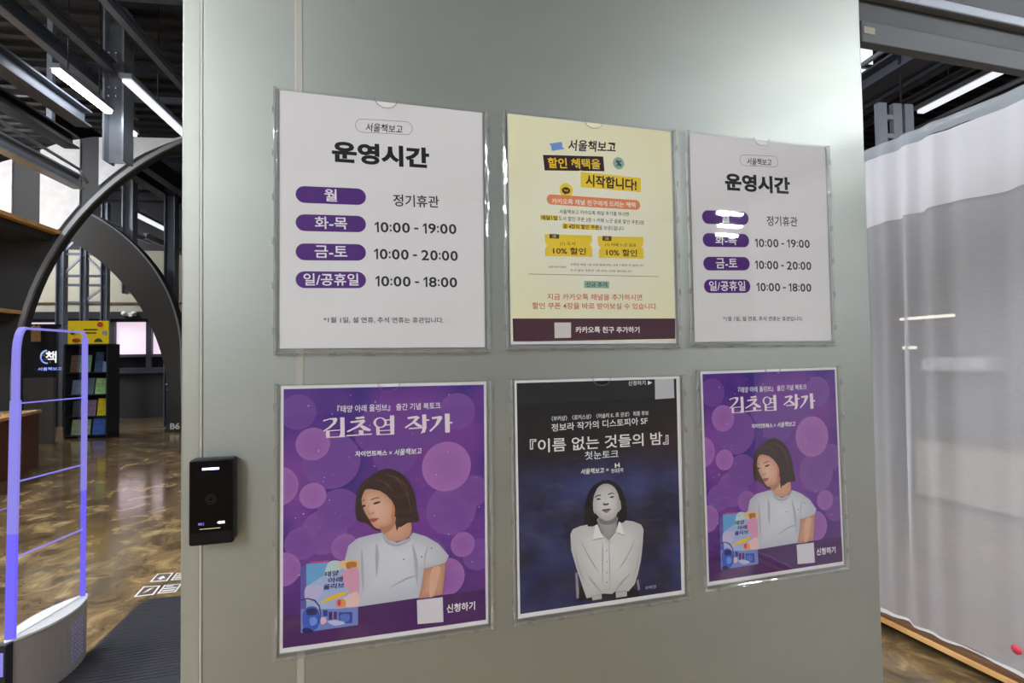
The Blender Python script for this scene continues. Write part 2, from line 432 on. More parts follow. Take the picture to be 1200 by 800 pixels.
# printed artwork of the notices, millimetres from the sheet corner
ART = {
'hours': [
  ['r', 104.0, 40.1, 187.8, 36.3, 20.4, [38, 36, 42], 1],
  ['t', 119.2, 41.2, 173.0, 39.4, 12.9, [38, 36, 42], '서울책보고', 0.012, 0.12],
  ['t', 70.9, 82.0, 212.8, 80.0, 32.1, [28, 28, 32], '운영시간', 0.045, 0],
  ['r', 21.3, 148.8, 118.7, 146.2, 24.4, [84, 40, 128], 0],
  ['t', 60.2, 147.2, 77.8, 146.8, 18.2, [245, 243, 248], '월', 0.015, 0],
  ['t', 158.2, 148.3, 227.2, 146.4, 18.4, [38, 36, 42], '정기휴관', 0.012, 0],
  ['r', 21.3, 189.6, 118.5, 186.8, 24.3, [84, 40, 128], 0],
  ['t', 47.1, 188.3, 92.0, 187.0, 18.1, [245, 243, 248], '화-목', 0.015, 0],
  ['t', 131.2, 190.3, 253.7, 187.1, 15.6, [38, 36, 42], '10:00 - 19:00', 0.012, 0],
  ['r', 21.3, 231.7, 118.3, 228.8, 24.2, [84, 40, 128], 0],
  ['t', 47.0, 230.4, 91.9, 229.1, 18.0, [245, 243, 248], '금-토', 0.015, 0],
  ['t', 130.0, 230.4, 255.5, 228.7, 15.6, [38, 36, 42], '10:00 - 20:00', 0.012, 0],
  ['r', 21.3, 271.7, 118.2, 269.6, 24.1, [84, 40, 128], 0],
  ['t', 31.7, 271.0, 107.6, 269.3, 18.0, [245, 243, 248], '일/공휴일', 0.015, 0],
  ['t', 131.8, 270.8, 254.0, 269.8, 15.5, [38, 36, 42], '10:00 - 18:00', 0.012, 0],
  ['t', 58.8, 329.0, 232.6, 328.3, 8.9, [38, 36, 42], '*1월 1일, 설 연휴, 추석 연휴는 휴관입니다.', 0.008, 0],
],
'discount': [
  ['p', [[70.6, 42.8], [91.6, 37.6], [93.6, 41.4], [93.0, 45.2], [96.6, 49.1], [75.6, 54.2], [73.9, 50.4], [73.7, 46.5]], [120, 160, 226], 0, 0],
  ['t', 103.9, 41.7, 190.3, 37.7, 18.8, [48, 34, 40], '서울책보고', 0.022, 0.14],
  ['p', [[59.4, 62.1], [166.4, 55.5], [168.3, 80.2], [61.8, 87.5]], [58, 32, 44], 0, 0],
  ['t', 67.5, 74.4, 160.9, 68.9, 17.5, [246, 214, 60], '할인 혜택을', 0.02, 0],
  ['c', 194.7, 64.5, 10.4, 10.4, [150, 190, 172], 0],
  ['t', 189.7, 64.4, 200.3, 64.6, 10.3, [40, 60, 55], '%', 0.03, 0],
  ['p', [[123.0, 82.6], [238.3, 84.2], [237.0, 113.6], [122.4, 112.6]], [250, 248, 236], 0, 0],
  ['p', [[125.1, 84.6], [236.2, 86.4], [235.6, 111.3], [124.6, 110.5]], [246, 214, 60], 0, 0],
  ['t', 133.7, 97.8, 227.7, 99.5, 20.4, [62, 36, 44], '시작합니다!', 0.03, 0],
  ['c', 98.7, 117.3, 11.6, 11.6, [246, 214, 60], 0],
  ['c', 98.5, 117.8, 7.4, 5.5, [62, 36, 44], 0],
  ['p', [[95.2, 122.0], [99.7, 122.2], [96.0, 125.4]], [62, 36, 44], 0, 0],
  ['t', 94.3, 117.9, 102.7, 117.8, 3.2, [246, 214, 60], 'TALK', 0.03, 0],
  ['r', 64.6, 134.4, 233.7, 133.7, 16.6, [238, 146, 98], 0],
  ['t', 73.3, 136.6, 224.6, 134.0, 9.1, [252, 244, 232], '카카오톡 채널 친구에게 드리는 혜택', 0.02, 0],
  ['t', 86.0, 153.3, 211.5, 150.4, 7.0, [38, 36, 42], '서울책보고 카카오톡 채널 추가를 하시면', 0.004, 0],
  ['p', [[53.3, 160.6], [83.3, 160.3], [83.1, 168.2], [53.2, 168.9]], [246, 214, 60], 0, 0],
  ['t', 54.8, 165.1, 82.2, 164.3, 7.4, [38, 36, 42], '매달1일', 0.02, 0],
  ['t', 84.8, 164.4, 240.3, 163.2, 7.3, [38, 36, 42], '도서 할인 쿠폰 2장 + 카페 느긋 음료 할인 쿠폰2장', 0.004, 0],
  ['p', [[90.9, 172.7], [156.5, 171.7], [156.3, 180.3], [90.7, 181.1]], [246, 214, 60], 0, 0],
  ['t', 92.4, 177.1, 155.9, 176.0, 7.5, [38, 36, 42], '총 4장의 할인 쿠폰', 0.02, 0],
  ['t', 156.4, 176.0, 201.6, 175.5, 7.6, [38, 36, 42], '을 보내드립니다', 0.004, 0],
  ['p', [[60.0, 191.6], [142.9, 190.1], [143.0, 200.2], [139.2, 205.2], [143.0, 211.0], [143.2, 225.7], [60.3, 227.3], [60.6, 215.1], [64.1, 210.3], [60.2, 204.8]], [246, 214, 60], 0, 0],
  ['p', [[68.2, 191.0], [84.9, 190.9], [84.8, 198.0], [68.0, 198.1]], [84, 62, 52], 0, 0],
  ['t', 73.1, 194.3, 79.8, 194.7, 4.7, [246, 214, 60], '2장', 0.02, 0],
  ['t', 86.6, 206.0, 112.5, 205.6, 6.7, [62, 36, 44], '(1) 도서', 0.006, 0],
  ['t', 73.9, 217.9, 131.7, 217.0, 11.4, [62, 36, 44], '10% 할인', 0.02, 0],
  ['p', [[153.1, 190.5], [238.2, 188.5], [237.9, 200.4], [234.2, 204.8], [237.9, 210.4], [237.8, 225.2], [154.7, 226.7], [154.9, 214.6], [158.4, 209.7], [153.8, 204.5]], [246, 214, 60], 0, 0],
  ['p', [[162.0, 189.9], [178.7, 189.6], [178.5, 197.6], [161.8, 197.9]], [84, 62, 52], 0, 0],
  ['t', 166.9, 193.7, 173.6, 193.8, 4.9, [246, 214, 60], '2장', 0.02, 0],
  ['t', 166.4, 204.5, 224.1, 203.3, 6.1, [62, 36, 44], '(1) 카페 느긋 음료', 0.006, 0],
  ['t', 168.3, 216.8, 225.7, 216.3, 11.8, [62, 36, 44], '10% 할인', 0.02, 0],
  ['t', 65.5, 244.8, 96.5, 244.3, 3.5, [110, 100, 88], '(유의사항)', 0.006, 0],
  ['t', 103.7, 239.5, 236.9, 237.1, 3.9, [110, 100, 88], '쿠폰은 매달 1일 오전 발송되며, 사용 기한은 한 달입니다', 0.004, 0],
  ['t', 103.5, 249.0, 214.9, 247.6, 3.6, [110, 100, 88], '도서 할인 쿠폰은 1회 최대 1만원 할인됩니다', 0.004, 0],
  ['r', 31.4, 257.2, 266.9, 255.1, 0.7, [110, 104, 92], 0],
  ['p', [[127.4, 265.8], [172.5, 265.6], [172.2, 277.2], [127.2, 277.5]], [158, 192, 174], 0, 0],
  ['t', 130.6, 271.7, 169.2, 271.5, 8.2, [48, 66, 60], '신규 추가', 0.015, 0],
  ['t', 62.6, 293.1, 232.9, 291.5, 10.1, [214, 92, 62], '지금 카카오톡 채널을 추가하시면', 0.008, 0],
  ['t', 36.7, 307.9, 262.3, 306.4, 10.3, [214, 92, 62], '할인 쿠폰 4장을 바로 받아보실 수 있습니다.', 0.008, 0],
  ['p', [[3.9, 328.7], [296.2, 327.0], [295.3, 361.9], [4.3, 365.5]], [76, 38, 54], 0, 0],
  ['p', [[74.0, 334.8], [102.8, 334.7], [102.3, 359.5], [74.0, 360.1]], [222, 216, 214], 0, 0],
  ['t', 110.4, 346.5, 226.9, 346.5, 10.6, [250, 244, 240], '카카오톡 친구 추가하기', 0.03, 0],
],
'talk': [
  ['c', 68.4, 108.6, 40.0, 40.0, [122, 76, 160], [117, 72, 157]],
  ['c', 58.3, 208.7, 31.5, 31.5, [133, 84, 166], [126, 78, 162]],
  ['c', 241.3, 192.2, 38.0, 38.0, [131, 83, 165], [124, 77, 161]],
  ['c', 250.9, 44.4, 27.9, 27.9, [129, 81, 164], [123, 76, 160]],
  ['c', 131.2, 68.7, 32.2, 32.2, [116, 71, 157], [113, 69, 155]],
  ['c', 195.8, 265.8, 39.1, 39.1, [118, 73, 158], [115, 70, 156]],
  ['c', 281.3, 263.7, 23.6, 23.6, [122, 76, 160], [117, 72, 157]],
  ['c', 28.3, 221.5, 22.9, 22.9, [129, 81, 164], [123, 76, 160]],
  ['c', 276.2, 166.7, 23.5, 23.5, [126, 78, 162], [120, 74, 159]],
  ['c', 78.7, 178.7, 29.9, 29.9, [122, 76, 160], [117, 72, 157]],
  ['c', 208.0, 66.5, 30.5, 30.5, [118, 73, 158], [115, 70, 156]],
  ['c', 22.9, 37.4, 24.9, 24.9, [116, 71, 157], [113, 69, 155]],
  ['c', 158.0, 102.9, 32.7, 32.7, [115, 70, 156], [112, 68, 154]],
  ['c', -3.8, 139.7, 27.8, 27.8, [164, 108, 183], [152, 98, 176]],
  ['c', 43.0, 83.3, 23.2, 23.2, [164, 108, 183], [152, 98, 176]],
  ['c', 43.1, 156.2, 18.1, 18.1, [170, 112, 186], [156, 102, 178]],
  ['c', 234.3, 126.9, 37.3, 37.3, [173, 115, 188], [159, 104, 180]],
  ['c', 3.9, 255.2, 23.5, 23.5, [164, 108, 183], [152, 98, 176]],
  ['c', 86.4, 232.6, 18.7, 18.7, [155, 101, 178], [145, 93, 172]],
  ['c', 258.2, 246.1, 18.6, 18.6, [162, 106, 182], [151, 97, 175]],
  ['c', 232.1, 292.0, 28.6, 28.6, [164, 108, 183], [152, 98, 176]],
  ['c', 69.1, 41.6, 0.8, 0.8, [206, 170, 224], 0],
  ['c', 134.8, 40.2, 0.6, 0.6, [206, 170, 224], 0],
  ['c', 113.3, 276.3, 0.6, 0.6, [206, 170, 224], 0],
  ['c', 65.5, 164.0, 0.8, 0.8, [206, 170, 224], 0],
  ['c', 219.0, 261.8, 0.9, 0.9, [206, 170, 224], 0],
  ['c', 63.6, 273.3, 1.1, 1.1, [206, 170, 224], 0],
  ['c', 226.9, 254.8, 0.7, 0.7, [206, 170, 224], 0],
  ['c', 50.5, 93.5, 1.1, 1.1, [206, 170, 224], 0],
  ['c', 272.4, 273.9, 0.9, 0.9, [206, 170, 224], 0],
  ['c', 30.5, 180.5, 1.1, 1.1, [206, 170, 224], 0],
  ['c', 109.8, 85.0, 0.6, 0.6, [206, 170, 224], 0],
  ['c', 133.3, 39.9, 1.2, 1.2, [206, 170, 224], 0],
  ['c', 238.3, 18.8, 0.9, 0.9, [206, 170, 224], 0],
  ['c', 160.1, 271.5, 1.2, 1.2, [206, 170, 224], 0],
  ['c', 58.5, 131.7, 0.8, 0.8, [206, 170, 224], 0],
  ['c', 121.6, 60.3, 0.9, 0.9, [206, 170, 224], 0],
  ['c', 75.5, 238.2, 0.6, 0.6, [206, 170, 224], 0],
  ['c', 20.2, 185.3, 0.8, 0.8, [206, 170, 224], 0],
  ['c', 145.4, 202.4, 1.2, 1.2, [206, 170, 224], 0],
  ['c', 97.5, 296.9, 0.6, 0.6, [206, 170, 224], 0],
  ['c', 25.6, 265.0, 1.1, 1.1, [206, 170, 224], 0],
  ['c', 177.7, 96.5, 0.9, 0.9, [206, 170, 224], 0],
  ['c', 122.7, 183.5, 1.2, 1.2, [206, 170, 224], 0],
  ['c', 156.2, 277.4, 0.7, 0.7, [206, 170, 224], 0],
  ['c', 236.6, 228.5, 0.9, 0.9, [206, 170, 224], 0],
  ['c', 215.2, 199.1, 0.7, 0.7, [206, 170, 224], 0],
  ['c', 39.8, 272.5, 0.8, 0.8, [206, 170, 224], 0],
  ['c', 129.3, 26.2, 1.2, 1.2, [206, 170, 224], 0],
  ['c', 29.7, 279.5, 0.8, 0.8, [206, 170, 224], 0],
  ['c', 205.9, 299.3, 0.7, 0.7, [206, 170, 224], 0],
  ['c', 92.2, 104.9, 0.6, 0.6, [206, 170, 224], 0],
  ['c', 218.4, 138.6, 1.2, 1.2, [206, 170, 224], 0],
  ['c', 191.4, 38.5, 1.2, 1.2, [206, 170, 224], 0],
  ['c', 57.5, 137.4, 0.6, 0.6, [206, 170, 224], 0],
  ['c', 72.9, 182.1, 0.6, 0.6, [206, 170, 224], 0],
  ['c', 94.5, 15.5, 0.6, 0.6, [206, 170, 224], 0],
  ['c', 128.0, 119.6, 0.9, 0.9, [206, 170, 224], 0],
  ['c', 284.0, 191.7, 0.9, 0.9, [206, 170, 224], 0],
  ['c', 279.7, 146.7, 0.7, 0.7, [206, 170, 224], 0],
  ['c', 37.1, 28.9, 1.1, 1.1, [206, 170, 224], 0],
  ['c', 51.7, 202.1, 0.6, 0.6, [206, 170, 224], 0],
  ['c', 170.0, 175.0, 1.2, 1.2, [206, 170, 224], 0],
  ['c', 72.7, 293.9, 0.6, 0.6, [206, 170, 224], 0],
  ['c', 236.1, 104.6, 0.9, 0.9, [206, 170, 224], 0],
  ['c', 183.1, 74.4, 0.7, 0.7, [206, 170, 224], 0],
  ['c', 70.7, 128.9, 0.6, 0.6, [206, 170, 224], 0],
  ['p', [[4.1, 319.0], [104.4, 318.2], [292.6, 317.1], [293.3, 371.5], [4.2, 362.0]], [78, 36, 100], 0, 0],
  ['t', 76.1, 35.0, 225.1, 34.4, 10.5, [244, 240, 248], '『태양 아래 올리브』 출간 기념 북토크', 0.014, 0],
  ['p', [[56.6, 50.2], [65.9, 47.7], [74.7, 47.2], [76.5, 49.8], [73.7, 55.6], [66.9, 61.4], [57.8, 66.5], [56.6, 65.3], [64.0, 60.3], [69.8, 54.4], [70.6, 50.4], [65.9, 49.4], [57.4, 51.9]], [250, 232, 240], 0, 0],
  ['p', [[80.0, 47.0], [85.9, 46.9], [86.3, 63.7], [80.4, 64.3]], [250, 232, 240], 0, 0],
  ['p', [[60.5, 65.0], [65.5, 64.9], [65.9, 75.3], [60.9, 75.2]], [250, 232, 240], 0, 0],
  ['p', [[60.5, 65.0], [81.6, 64.3], [81.6, 65.6], [60.9, 66.5]], [250, 232, 240], 0, 0],
  ['p', [[80.8, 63.9], [86.3, 63.7], [86.3, 73.6], [78.1, 75.2], [80.0, 71.2]], [250, 232, 240], 0, 0],
  ['p', [[60.9, 74.2], [86.5, 74.0], [87.1, 75.5], [60.9, 75.4]], [250, 232, 240], 0, 0],
  ['p', [[101.0, 47.8], [113.1, 46.6], [114.3, 49.6], [102.2, 50.4]], [250, 232, 240], 0, 0],
  ['p', [[93.9, 53.3], [113.5, 51.2], [115.1, 54.2], [94.7, 55.8]], [250, 232, 240], 0, 0],
  ['p', [[111.0, 52.0], [115.5, 53.4], [107.8, 61.4], [90.5, 68.8], [89.1, 67.1], [102.4, 60.7]], [250, 232, 240], 0, 0],
  ['p', [[106.6, 60.5], [111.8, 59.4], [123.1, 66.2], [121.5, 68.6], [113.4, 67.0]], [250, 232, 240], 0, 0],
  ['p', [[105.8, 66.6], [112.2, 66.5], [112.6, 72.7], [106.2, 72.9]], [250, 232, 240], 0, 0],
  ['p', [[88.3, 72.8], [124.3, 72.0], [124.7, 73.7], [88.7, 74.5]], [250, 232, 240], 0, 0],
  ['p', [[150.2, 46.8], [156.4, 46.6], [156.7, 64.3], [150.5, 64.4]], [250, 232, 240], 0, 0],
  ['p', [[144.4, 52.4], [150.6, 52.2], [150.6, 53.9], [144.4, 54.1]], [250, 232, 240], 0, 0],
  ['p', [[144.4, 59.6], [150.6, 59.4], [150.5, 61.1], [144.4, 61.2]], [250, 232, 240], 0, 0],
  ['p', [[130.5, 63.1], [135.3, 62.9], [135.7, 74.7], [130.8, 74.6]], [250, 232, 240], 0, 0],
  ['p', [[150.5, 63.2], [156.5, 63.0], [156.5, 74.8], [150.9, 74.7]], [250, 232, 240], 0, 0],
  ['p', [[135.3, 68.0], [150.9, 67.8], [150.9, 69.1], [135.3, 69.2]], [250, 232, 240], 0, 0],
  ['p', [[130.8, 73.4], [150.9, 73.5], [156.5, 73.5], [156.5, 75.0], [130.8, 74.8]], [250, 232, 240], 0, 0],
  ['p', [[175.6, 50.3], [189.9, 48.7], [193.3, 51.4], [176.4, 53.3]], [250, 232, 240], 0, 0],
  ['p', [[189.1, 49.5], [194.2, 51.0], [186.1, 59.2], [173.0, 66.7], [171.7, 64.9], [182.5, 58.0]], [250, 232, 240], 0, 0],
  ['p', [[183.1, 58.2], [188.2, 58.0], [197.5, 63.9], [195.4, 66.4], [189.9, 64.4]], [250, 232, 240], 0, 0],
  ['p', [[197.6, 47.2], [203.6, 47.0], [203.9, 65.4], [197.9, 65.6]], [250, 232, 240], 0, 0],
  ['p', [[203.5, 54.7], [208.2, 54.5], [208.2, 56.6], [203.5, 56.9]], [250, 232, 240], 0, 0],
  ['p', [[177.6, 66.4], [203.9, 65.4], [204.3, 67.6], [178.0, 68.2]], [250, 232, 240], 0, 0],
  ['p', [[197.9, 65.6], [204.3, 65.5], [201.7, 73.9], [195.3, 75.3], [197.5, 70.7]], [250, 232, 240], 0, 0],
  ['p', [[211.7, 51.6], [226.4, 50.0], [228.1, 53.5], [222.0, 62.8], [210.1, 73.4], [208.1, 72.0], [216.6, 63.6], [220.7, 54.1], [212.5, 54.7]], [250, 232, 240], 0, 0],
  ['p', [[231.6, 47.2], [239.1, 47.0], [239.3, 75.6], [232.3, 75.7]], [250, 232, 240], 0, 0],
  ['p', [[239.0, 60.0], [243.4, 59.8], [243.3, 62.4], [239.0, 62.2]], [250, 232, 240], 0, 0],
  ['p', [[145.8, 57.1], [145.6, 58.8], [142.2, 58.3], [142.3, 57.0]], [250, 232, 240], 0, 0],
  ['p', [[145.6, 58.8], [144.9, 60.4], [141.7, 59.7], [142.2, 58.3]], [250, 232, 240], 0, 0],
  ['p', [[144.9, 60.4], [143.7, 61.8], [141.0, 60.8], [141.7, 59.7]], [250, 232, 240], 0, 0],
  ['p', [[143.7, 61.8], [142.2, 63.0], [140.0, 61.8], [141.0, 60.8]], [250, 232, 240], 0, 0],
  ['p', [[142.2, 63.0], [140.3, 63.9], [138.8, 62.5], [140.0, 61.8]], [250, 232, 240], 0, 0],
  ['p', [[140.3, 63.9], [138.3, 64.3], [137.5, 62.9], [138.8, 62.5]], [250, 232, 240], 0, 0],
  ['p', [[138.3, 64.3], [136.2, 64.4], [136.2, 63.0], [137.5, 62.9]], [250, 232, 240], 0, 0],
  ['p', [[136.2, 64.4], [134.0, 64.2], [134.8, 62.8], [136.2, 63.0]], [250, 232, 240], 0, 0],
  ['p', [[134.0, 64.2], [132.0, 63.5], [133.5, 62.2], [134.8, 62.8]], [250, 232, 240], 0, 0],
  ['p', [[132.0, 63.5], [130.2, 62.5], [132.4, 61.4], [133.5, 62.2]], [250, 232, 240], 0, 0],
  ['p', [[130.2, 62.5], [128.7, 61.2], [131.4, 60.4], [132.4, 61.4]], [250, 232, 240], 0, 0],
  ['p', [[128.7, 61.2], [127.5, 59.7], [130.7, 59.2], [131.4, 60.4]], [250, 232, 240], 0, 0],
  ['p', [[127.5, 59.7], [126.8, 58.0], [130.2, 57.9], [130.7, 59.2]], [250, 232, 240], 0, 0],
  ['p', [[126.8, 58.0], [126.6, 56.3], [130.1, 56.5], [130.2, 57.9]], [250, 232, 240], 0, 0],
  ['p', [[126.6, 56.3], [126.8, 54.6], [130.2, 55.1], [130.1, 56.5]], [250, 232, 240], 0, 0],
  ['p', [[126.8, 54.6], [127.6, 53.0], [130.7, 53.8], [130.2, 55.1]], [250, 232, 240], 0, 0],
  ['p', [[127.6, 53.0], [128.7, 51.6], [131.4, 52.6], [130.7, 53.8]], [250, 232, 240], 0, 0],
  ['p', [[128.7, 51.6], [130.2, 50.4], [132.4, 51.7], [131.4, 52.6]], [250, 232, 240], 0, 0],
  ['p', [[130.2, 50.4], [132.0, 49.6], [133.5, 51.0], [132.4, 51.7]], [250, 232, 240], 0, 0],
  ['p', [[132.0, 49.6], [134.1, 49.1], [134.8, 50.5], [133.5, 51.0]], [250, 232, 240], 0, 0],
  ['p', [[134.1, 49.1], [136.2, 49.0], [136.2, 50.4], [134.8, 50.5]], [250, 232, 240], 0, 0],
  ['p', [[136.2, 49.0], [138.3, 49.2], [137.6, 50.6], [136.2, 50.4]], [250, 232, 240], 0, 0],
  ['p', [[138.3, 49.2], [140.4, 49.9], [138.9, 51.2], [137.6, 50.6]], [250, 232, 240], 0, 0],
  ['p', [[140.4, 49.9], [142.2, 50.9], [140.0, 52.0], [138.9, 51.2]], [250, 232, 240], 0, 0],
  ['p', [[142.2, 50.9], [143.7, 52.2], [141.0, 53.0], [140.0, 52.0]], [250, 232, 240], 0, 0],
  ['p', [[143.7, 52.2], [144.9, 53.7], [141.7, 54.2], [141.0, 53.0]], [250, 232, 240], 0, 0],
  ['p', [[144.9, 53.7], [145.6, 55.4], [142.2, 55.6], [141.7, 54.2]], [250, 232, 240], 0, 0],
  ['p', [[145.6, 55.4], [145.8, 57.1], [142.3, 57.0], [142.2, 55.6]], [250, 232, 240], 0, 0],
  ['t', 101.0, 100.3, 146.1, 101.2, 8.2, [244, 240, 248], '자이언트북스', 0.03, 0],
  ['t', 148.8, 101.3, 153.1, 101.6, 4.9, [244, 240, 248], '×', 0, 0],
  ['t', 156.4, 101.2, 196.6, 101.2, 9.4, [244, 240, 248], '서울책보고', 0.02, 0.15],
  ['p', [[101.1, 173.5], [102.9, 160.7], [106.5, 148.1], [112.9, 140.2], [124.6, 132.6], [135.6, 126.4], [148.5, 124.5], [163.4, 130.5], [174.6, 141.6], [182.1, 155.4], [186.7, 170.9], [188.6, 186.2], [191.4, 197.9], [192.5, 204.0], [183.8, 205.9], [174.3, 206.2], [166.8, 210.8], [160.9, 216.2], [158.5, 211.9], [140.9, 213.6], [130.0, 212.6], [122.7, 206.7], [115.5, 200.9], [104.7, 196.3], [101.5, 186.4]], [58, 40, 40], 1, [74, 52, 52]],
  ['p', [[141.0, 202.8], [156.7, 194.9], [161.3, 202.8], [178.1, 202.4], [180.9, 219.6], [172.4, 229.1], [157.5, 231.4], [144.6, 228.3], [138.7, 220.3]], [208, 152, 124], 1, [222, 172, 146]],
  ['p', [[110.8, 161.3], [115.5, 152.8], [123.7, 152.1], [133.7, 154.7], [143.8, 161.1], [151.2, 169.1], [155.8, 177.9], [156.7, 189.2], [153.9, 200.2], [148.3, 207.2], [140.9, 210.6], [133.6, 210.7], [128.5, 208.2], [124.2, 202.8], [120.9, 197.0], [117.8, 191.5], [113.7, 183.8], [111.2, 176.2], [109.8, 168.7]], [206, 148, 122], 1, [234, 194, 172]],
  ['p', [[152.5, 170.1], [156.2, 177.9], [156.9, 191.1], [154.2, 201.8], [151.7, 196.3], [153.2, 183.3]], [206, 132, 96], 1, 0],
  ['p', [[135.4, 207.9], [142.8, 208.6], [152.0, 203.8], [156.1, 194.8], [157.2, 202.4], [153.8, 211.4], [143.7, 218.0], [139.4, 217.6]], [190, 132, 106], 1, 0],
  ['p', [[123.1, 167.5], [128.6, 165.3], [134.6, 165.0], [134.8, 166.2], [128.6, 166.8], [123.5, 168.6]], [84, 58, 52], 1, 0],
  ['p', [[110.7, 168.0], [114.8, 166.8], [114.8, 167.9], [110.8, 169.3]], [84, 58, 52], 0, 0],
  ['p', [[126.0, 173.3], [130.4, 171.4], [136.6, 171.1], [135.5, 172.9], [131.1, 174.4], [127.8, 174.9]], [60, 40, 40], 1, 0],
  ['p', [[110.5, 175.7], [114.1, 174.2], [115.5, 176.5], [111.9, 177.7]], [60, 40, 40], 1, 0],
  ['p', [[126.8, 170.0], [131.5, 168.5], [136.4, 169.3], [131.1, 169.6]], [205, 156, 134], 1, 0],
  ['p', [[118.4, 174.9], [119.9, 176.9], [118.4, 184.2], [119.8, 188.9], [124.5, 189.3], [127.8, 187.9], [126.4, 184.8], [123.1, 186.8], [120.6, 185.8], [119.5, 182.4]], [204, 148, 124], 1, 0],
  ['p', [[120.5, 196.2], [123.8, 194.6], [126.7, 194.5], [129.6, 195.1], [134.0, 195.5], [130.0, 199.2], [125.4, 200.7], [122.4, 199.3]], [190, 92, 92], 1, 0],
  ['p', [[120.5, 196.2], [126.4, 196.3], [134.0, 195.5], [127.3, 197.5], [122.4, 197.4]], [150, 64, 70], 1, 0],
  ['p', [[124.2, 202.1], [128.5, 202.1], [127.8, 203.5], [124.9, 203.4]], [206, 150, 126], 1, 0],
  ['p', [[110.1, 163.1], [114.1, 152.3], [122.8, 152.2], [135.6, 155.8], [144.7, 162.4], [153.0, 172.1], [158.4, 183.8], [158.7, 195.0], [157.2, 204.3], [159.7, 216.5], [162.4, 210.7], [165.3, 211.0], [174.7, 206.2], [191.3, 204.3], [191.0, 197.8], [188.4, 186.2], [186.2, 170.9], [181.7, 155.4], [173.7, 141.6], [161.5, 130.9], [148.5, 126.0], [135.6, 128.1], [124.6, 134.5], [113.8, 142.1], [107.4, 150.0], [104.0, 164.5], [103.3, 179.2], [106.5, 190.5], [111.0, 194.6], [108.3, 179.6]], [58, 40, 40], 0, 0],
  ['p', [[141.1, 131.9], [159.4, 138.0], [168.9, 152.6], [157.6, 140.1]], [88, 62, 58], 1, 0],
  ['p', [[154.1, 134.6], [170.6, 146.3], [178.3, 166.5], [168.7, 148.4]], [84, 58, 54], 1, 0],
  ['p', [[163.3, 146.5], [176.7, 165.6], [181.0, 193.2], [174.8, 167.7]], [80, 56, 52], 1, 0],
  ['p', [[126.5, 137.4], [144.6, 144.0], [154.0, 159.0], [142.7, 146.1]], [82, 58, 54], 1, 0],
  ['p', [[86.4, 249.6], [91.5, 230.5], [104.5, 221.1], [125.6, 217.7], [138.9, 216.3], [146.9, 227.9], [160.3, 233.0], [176.7, 228.6], [182.8, 220.4], [201.5, 227.7], [221.1, 240.7], [236.3, 260.1], [231.7, 269.6], [213.6, 273.8], [199.6, 275.0], [195.7, 298.7], [191.2, 316.8], [104.4, 318.7], [96.7, 297.5]], [192, 196, 208], 0, [224, 226, 232]],
  ['p', [[130.8, 231.7], [134.0, 248.2], [130.7, 280.2], [128.7, 247.7]], [178, 182, 196], 1, 0],
  ['p', [[182.1, 236.8], [190.3, 265.2], [189.0, 297.9], [184.8, 264.6]], [178, 182, 196], 1, 0],
  ['p', [[146.7, 298.3], [173.7, 285.2], [189.1, 284.8], [173.7, 288.5]], [178, 182, 196], 1, 0],
  ['p', [[207.1, 239.3], [202.5, 255.4], [199.1, 274.4], [200.3, 255.2]], [178, 182, 196], 1, 0],
  ['p', [[109.7, 235.0], [108.7, 267.0], [111.8, 299.4], [112.8, 267.4]], [178, 182, 196], 1, 0],
  ['p', [[138.9, 216.3], [146.9, 229.0], [160.3, 234.7], [177.2, 229.8], [182.8, 220.4], [178.3, 232.1], [160.3, 238.5], [144.2, 232.0]], [178, 182, 196], 1, 0],
  ['c', 195.8, 257.5, 1.1, 1.1, [90, 84, 96], 0],
  ['c', 210.4, 246.3, 1.1, 1.1, [90, 84, 96], 0],
  ['c', 169.5, 258.5, 1.1, 1.1, [90, 84, 96], 0],
  ['p', [[199.1, 275.5], [231.7, 270.2], [229.8, 291.7], [226.3, 315.7], [210.0, 318.1], [191.1, 317.9], [195.7, 298.7]], [196, 142, 116], 0, [218, 168, 142]],
  ['p', [[210.2, 278.4], [223.7, 275.5], [219.1, 296.0], [213.4, 315.2], [206.7, 314.4]], [226, 178, 152], 1, 0],
  ['p', [[27.1, 253.6], [34.6, 252.0], [34.6, 253.6], [34.8, 344.2], [27.4, 344.3]], [96, 92, 170], 0, 0],
  ['p', [[34.6, 250.3], [104.7, 252.1], [104.6, 344.1], [34.8, 344.4]], [168, 186, 226], 0, 0],
  ['p', [[34.6, 250.3], [64.6, 251.1], [59.8, 268.0], [34.7, 281.4]], [104, 170, 222], 0, 0],
  ['p', [[64.6, 251.1], [80.6, 251.5], [82.2, 262.2], [59.8, 271.3]], [190, 216, 216], 1, 0],
  ['p', [[79.0, 251.5], [104.7, 252.1], [104.6, 268.1], [91.9, 265.0], [80.6, 260.4]], [228, 196, 150], 1, 0],
  ['p', [[40.1, 247.7], [64.6, 248.3], [64.6, 251.0], [40.1, 250.6]], [190, 80, 140], 0, 0],
  ['p', [[88.7, 254.6], [101.7, 254.7], [101.0, 264.3], [90.3, 263.8]], [190, 120, 56], 1, 0],
  ['p', [[82.2, 269.7], [104.6, 263.9], [104.6, 304.9], [88.7, 289.6]], [222, 160, 190], 1, 0],
  ['p', [[34.7, 281.4], [56.7, 284.1], [51.9, 298.3], [34.7, 301.1]], [196, 190, 226], 1, 0],
  ['p', [[53.5, 306.7], [64.6, 299.9], [80.6, 295.3], [91.9, 295.3], [82.2, 300.8], [66.2, 305.0]], [240, 196, 60], 1, 0],
  ['p', [[91.9, 300.0], [104.6, 298.2], [104.6, 318.3], [75.8, 311.2]], [236, 200, 196], 1, 0],
  ['p', [[75.0, 306.2], [82.2, 304.6], [87.1, 307.7], [87.1, 316.0], [75.8, 314.5]], [238, 150, 90], 1, 0],
